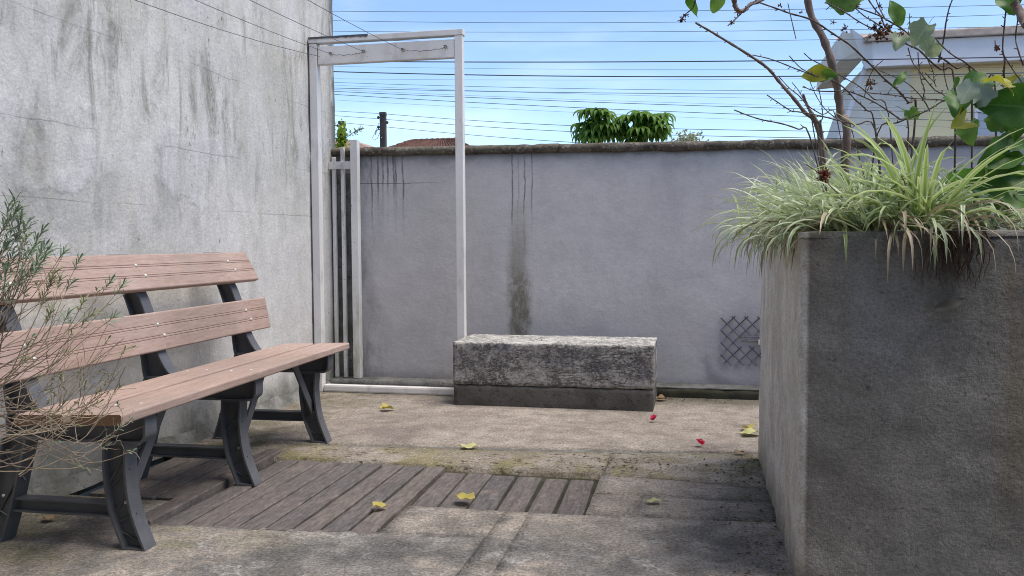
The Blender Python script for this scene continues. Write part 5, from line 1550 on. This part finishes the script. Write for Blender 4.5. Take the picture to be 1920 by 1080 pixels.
def yellow_house():
    Y = 16.0
    A = lambda px, py, d=0.0: at(px, py, Y + d)
    x0 = A(1637, 100).x; x1 = A(2150, 100).x
    zt, zf = A(1637, 79).z, A(1641, 125).z
    ztop = A(1660, 61).z
    t = thing('yellow_house', 'yellow house with deep white eaves seen above the planter', 'house', (x0, Y, -0.06))
    o_ = Vector((x0, Y, -0.06))
    def bx(n_, lo, hi, m_, bv=0.0):
        mb = MB().box(Vector(lo) - o_, Vector(hi) - o_); return mb.build(n_, M[m_], t, bevel=bv)
    bx('fascia', (x0, Y, zf), (x1, Y + 0.06, zt), 'fascia', 0.01)
    bx('soffit', (x0, Y + 0.062, zf + 0.01), (x1, Y + 0.8, zf + 0.05), 'cream')
    # tile edge above the fascia: a row of rounded tile ends
    n = 84; w_ = (x1 - x0 + 0.15) / n
    mb0 = MB().tube([(0, -0.05, 0), (0, 1.6, 0.42)], [w_ * 0.60, w_ * 0.60], 7)
    me = mb0.mesh('eave_tile', M['eave_tile'], True)
    for i in range(n):
        link('eave_tile', me, t, (-0.15 + w_ * (i + .5), 0.0, zt + 0.062 - o_.z + 0.010 * math.sin(i * 2.1)))
    bx('mortar_band', (x0 - 0.10, Y - 0.075, zt + 0.003), (x1, Y - 0.003, zt + 0.135), 'eave_tile', 0.02)
    rf = MB().add([(-0.15, 0.02, zt + 0.02 - o_.z), (x1 - x0, 0.02, zt + 0.02 - o_.z), (x1 - x0, 4, zt + 1.0 - o_.z), (-0.15, 4, zt + 1.0 - o_.z)], [(0, 1, 2, 3)])
    rf.add([(-0.15, 0.02, zt - o_.z), (x1 - x0, 0.02, zt - o_.z), (x1 - x0, 4, zt + .9 - o_.z), (-0.15, 4, zt + .9 - o_.z)], [(3, 2, 1, 0)])
    rf.build('roof', M['eave_tile'], t, fix=False)
    # side eave turning the corner
    L0, L1 = A(1572, 116, 0.5), A(1579, 60, 0.5)
    R0 = A(1619, 114, 0.3)
    xl = L0.x
    mb = MB().add([Vector((xl, Y + 0.4, L0.z)) - o_, Vector((R0.x, Y + 0.2, L0.z)) - o_, Vector((x0, Y + 0.061, zt)) - o_, Vector((L1.x, Y + 0.4, L1.z)) - o_,
                   Vector((xl, Y + 3.4, L0.z)) - o_, Vector((R0.x, Y + 3.2, L0.z)) - o_, Vector((x0, Y + 3.06, zt)) - o_, Vector((L1.x, Y + 3.4, L1.z)) - o_],
                  [(0, 1, 2, 3), (4, 7, 6, 5), (0, 4, 5, 1), (1, 5, 6, 2), (2, 6, 7, 3), (3, 7, 4, 0)])
    mb.build('side_eave', M['cream'], t)
    mb = MB().add([Vector((R0.x + 0.01, Y + 0.15, zf)) - o_, Vector((x0, Y + 0.055, zf)) - o_, Vector((x0, Y + 0.055, zt)) - o_, Vector((L1.x + 0.1, Y + 0.19, L1.z - 0.02)) - o_,
                   Vector((R0.x + 0.01, Y + 0.2, zf)) - o_, Vector((x0, Y + 0.1, zf)) - o_, Vector((x0, Y + 0.1, zt)) - o_, Vector((L1.x + 0.1, Y + 0.39, L1.z - 0.02)) - o_],
                  [(0, 1, 2, 3), (4, 7, 6, 5), (0, 4, 5, 1), (1, 5, 6, 2), (2, 6, 7, 3), (3, 7, 4, 0)])
    mb.build('fascia', M['fascia'], t)
    # walls: yellow front, pale flared corner pier
    yw = Y + 0.3
    pw = lambda px, py: at(px, py, yw)
    bx('wall', (pw(1706, 150).x, yw, -0.06), (x1, yw + 3, zf + 0.02), 'yellow')
    a, b, c = pw(1627, 122), pw(1708, 122), pw(1590, 226)
    sl = (c.x - a.x) / (c.z - a.z)
    zb = -0.06
    xb_ = a.x + sl * (1.2 - a.z)
    prof = [(a.x, a.z + 0.02), (b.x - 0.01, a.z + 0.02), (b.x - 0.01, zb), (xb_, zb), (xb_, 1.2)]
    MB().prism([(x - o_.x, z - o_.z) for x, z in prof], yw - 0.03 - o_.y, yw + 2.5 - o_.y).build('corner_pier', M['cream'], t)
    prof = [(a.x - 0.06, a.z), (a.x - 0.002, a.z), (xb_ - 0.002, 1.2), (xb_ - 0.06, 1.2)]
    MB().prism([(x - o_.x, z - o_.z) for x, z in prof], yw - 0.05 - o_.y, yw + 0.10 - o_.y).build('edge_trim', M['fascia'], t)
    w0, w1 = pw(1826, 205), pw(1900, 262)
    f = bx('window', (w0.x, yw - 0.05, w1.z), (w1.x, yw - 0.002, w0.z), 'fascia', 0.01)
    pn = MB().box(Vector((w0.x + 0.06, yw - 0.055, w1.z + 0.06)) - o_, Vector((w1.x - 0.06, yw - 0.052, w0.z - 0.06)) - o_)
    gm = Mat('window_glass', 0.12, 0.6); gm.color((0.35, 0.38, 0.46))
    pn.build('pane', gm.m, f)
yellow_house()

def palmate(px, py, Y, wpx, seed, lab):
    """a rosette of big drooping palmate leaves"""
    rg = random.Random(seed)
    c = at(px, py, Y)
    s_ = wpx / F_PX * Y
    t = thing('palmate_plant', lab, 'plant', (c.x, c.y, -0.06), 0, 'palmate leaved plants beyond the wall')
    top = c.z + 0.06
    MB().tube([(0, 0, 0), (0.05, 0, top * .5), (0, 0, top - s_ * .15)], [0.05, 0.045, 0.03], 7).build('stem', M['bark'], t, fix=False, smooth=True)
    for i in range(30):
        a = i * 2.4 + rg.uniform(-.3, .3)
        el = R(rg.uniform(-55, 70))
        L = s_ * rg.uniform(0.20, 0.44)
        hub = Vector((math.cos(a) * math.cos(el) * L * 1.15, math.sin(a) * math.cos(el) * L, top - s_ * .05 + math.sin(el) * L * 0.85))
        mb = MB().tube([(0, 0, top - s_ * .25), hub * 0.5 + Vector((0, 0, (top - s_ * .1) * 0.5 + 0.03)), hub], 0.008, 4)
        st = mb.build('stalk', M['palm'], t, fix=False)
        lf = MB()
        n_ = 11
        for k in range(n_):
            b = a + 2 * PI * (k + .5) / n_
            ll = s_ * rg.uniform(0.26, 0.38)
            secs = blade_rows(hub, b, R(rg.uniform(0, 18)), ll, s_ * 0.085, rg.uniform(2.3, 3.3), 7, rg.uniform(-.3, .3))
            lf.strip(secs)
        lf.build('palmate_leaf', M['palm'], t, smooth=True, fix=False)
palmate(1123, 236, 13, 98, 3, 'green palmate plant with drooping leaves above the wall, left one of two')
palmate(1210, 236, 13, 92, 9, 'green palmate plant with drooping leaves above the wall, right one of two')

def bush(name, lab, px, py, Y, rx, rz, n, leaf, mat, seed):
    rg = random.Random(seed)
    c = at(px, py, Y)
    t = thing(name, lab, 'bush', (c.x, c.y, -0.06))
    sx, sz = rx / F_PX * Y, rz / F_PX * Y
    h = c.z + 0.06
    MB().tube([(0, 0, 0), (0.02, 0, h * .6), (0, 0, h - sz * .3)], [0.03, 0.025, 0.012], 6).build('stem', M['bark'], t, fix=False)
    mb = MB()
    for i in range(n):
        d = Vector((rg.gauss(0, .5), rg.gauss(0, .5), rg.gauss(0, .5)))
        p = Vector((d.x * sx, d.y * sx, h + d.z * sz))
        e = Vector((rg.uniform(-1, 1), rg.uniform(-1, 1), rg.uniform(-.6, .8))).normalized()
        q = e.cross(Vector((rg.random(), rg.random(), rg.random()))).normalized()
        L = leaf * rg.uniform(.6, 1.2)
        mb.add([p, p + e * L * .5 + q * L * .28, p + e * L, p + e * L * .5 - q * L * .28], [(0, 1, 2, 3)])
    tag(mb.build('foliage', M[mat], t, fix=False), kind='stuff')
    return t, Vector((0, 0, h))
b_, c_ = bush('bright_bush', 'bright yellow green bush beside the left wall end', 640, 262, 7, 10, 30, 260, 0.045, 'bush_yellow', 4)
rg = random.Random(2)
mb = MB()
for k in range(46):
    s_ = rg.random()
    p = at(648 + s_ * 32, 254 - s_ * 14 + rg.gauss(0, 3), 7) - b_.location
    e = Vector((rg.uniform(-1, 1), rg.uniform(-1, 1), rg.uniform(-1, 1))).normalized(); q = e.cross(Vector((0.2, 0.5, 0.8))).normalized()
    L = 0.028
    mb.add([p, p + e * L * .5 + q * L * .3, p + e * L, p + e * L * .5 - q * L * .3], [(0, 1, 2, 3)])
mb.tube([at(644, 262, 7) - b_.location, at(660, 250, 7) - b_.location, at(680, 240, 7) - b_.location], 0.004, 4)
tag(mb.build('twig', M['leaf_pale'], b_, fix=False), kind='stuff')
bush('pale_bush', 'small pale bush just showing over the wall right of the palmate plants', 1290, 262, 9, 24, 12, 420, 0.035, 'bush_tan', 6)
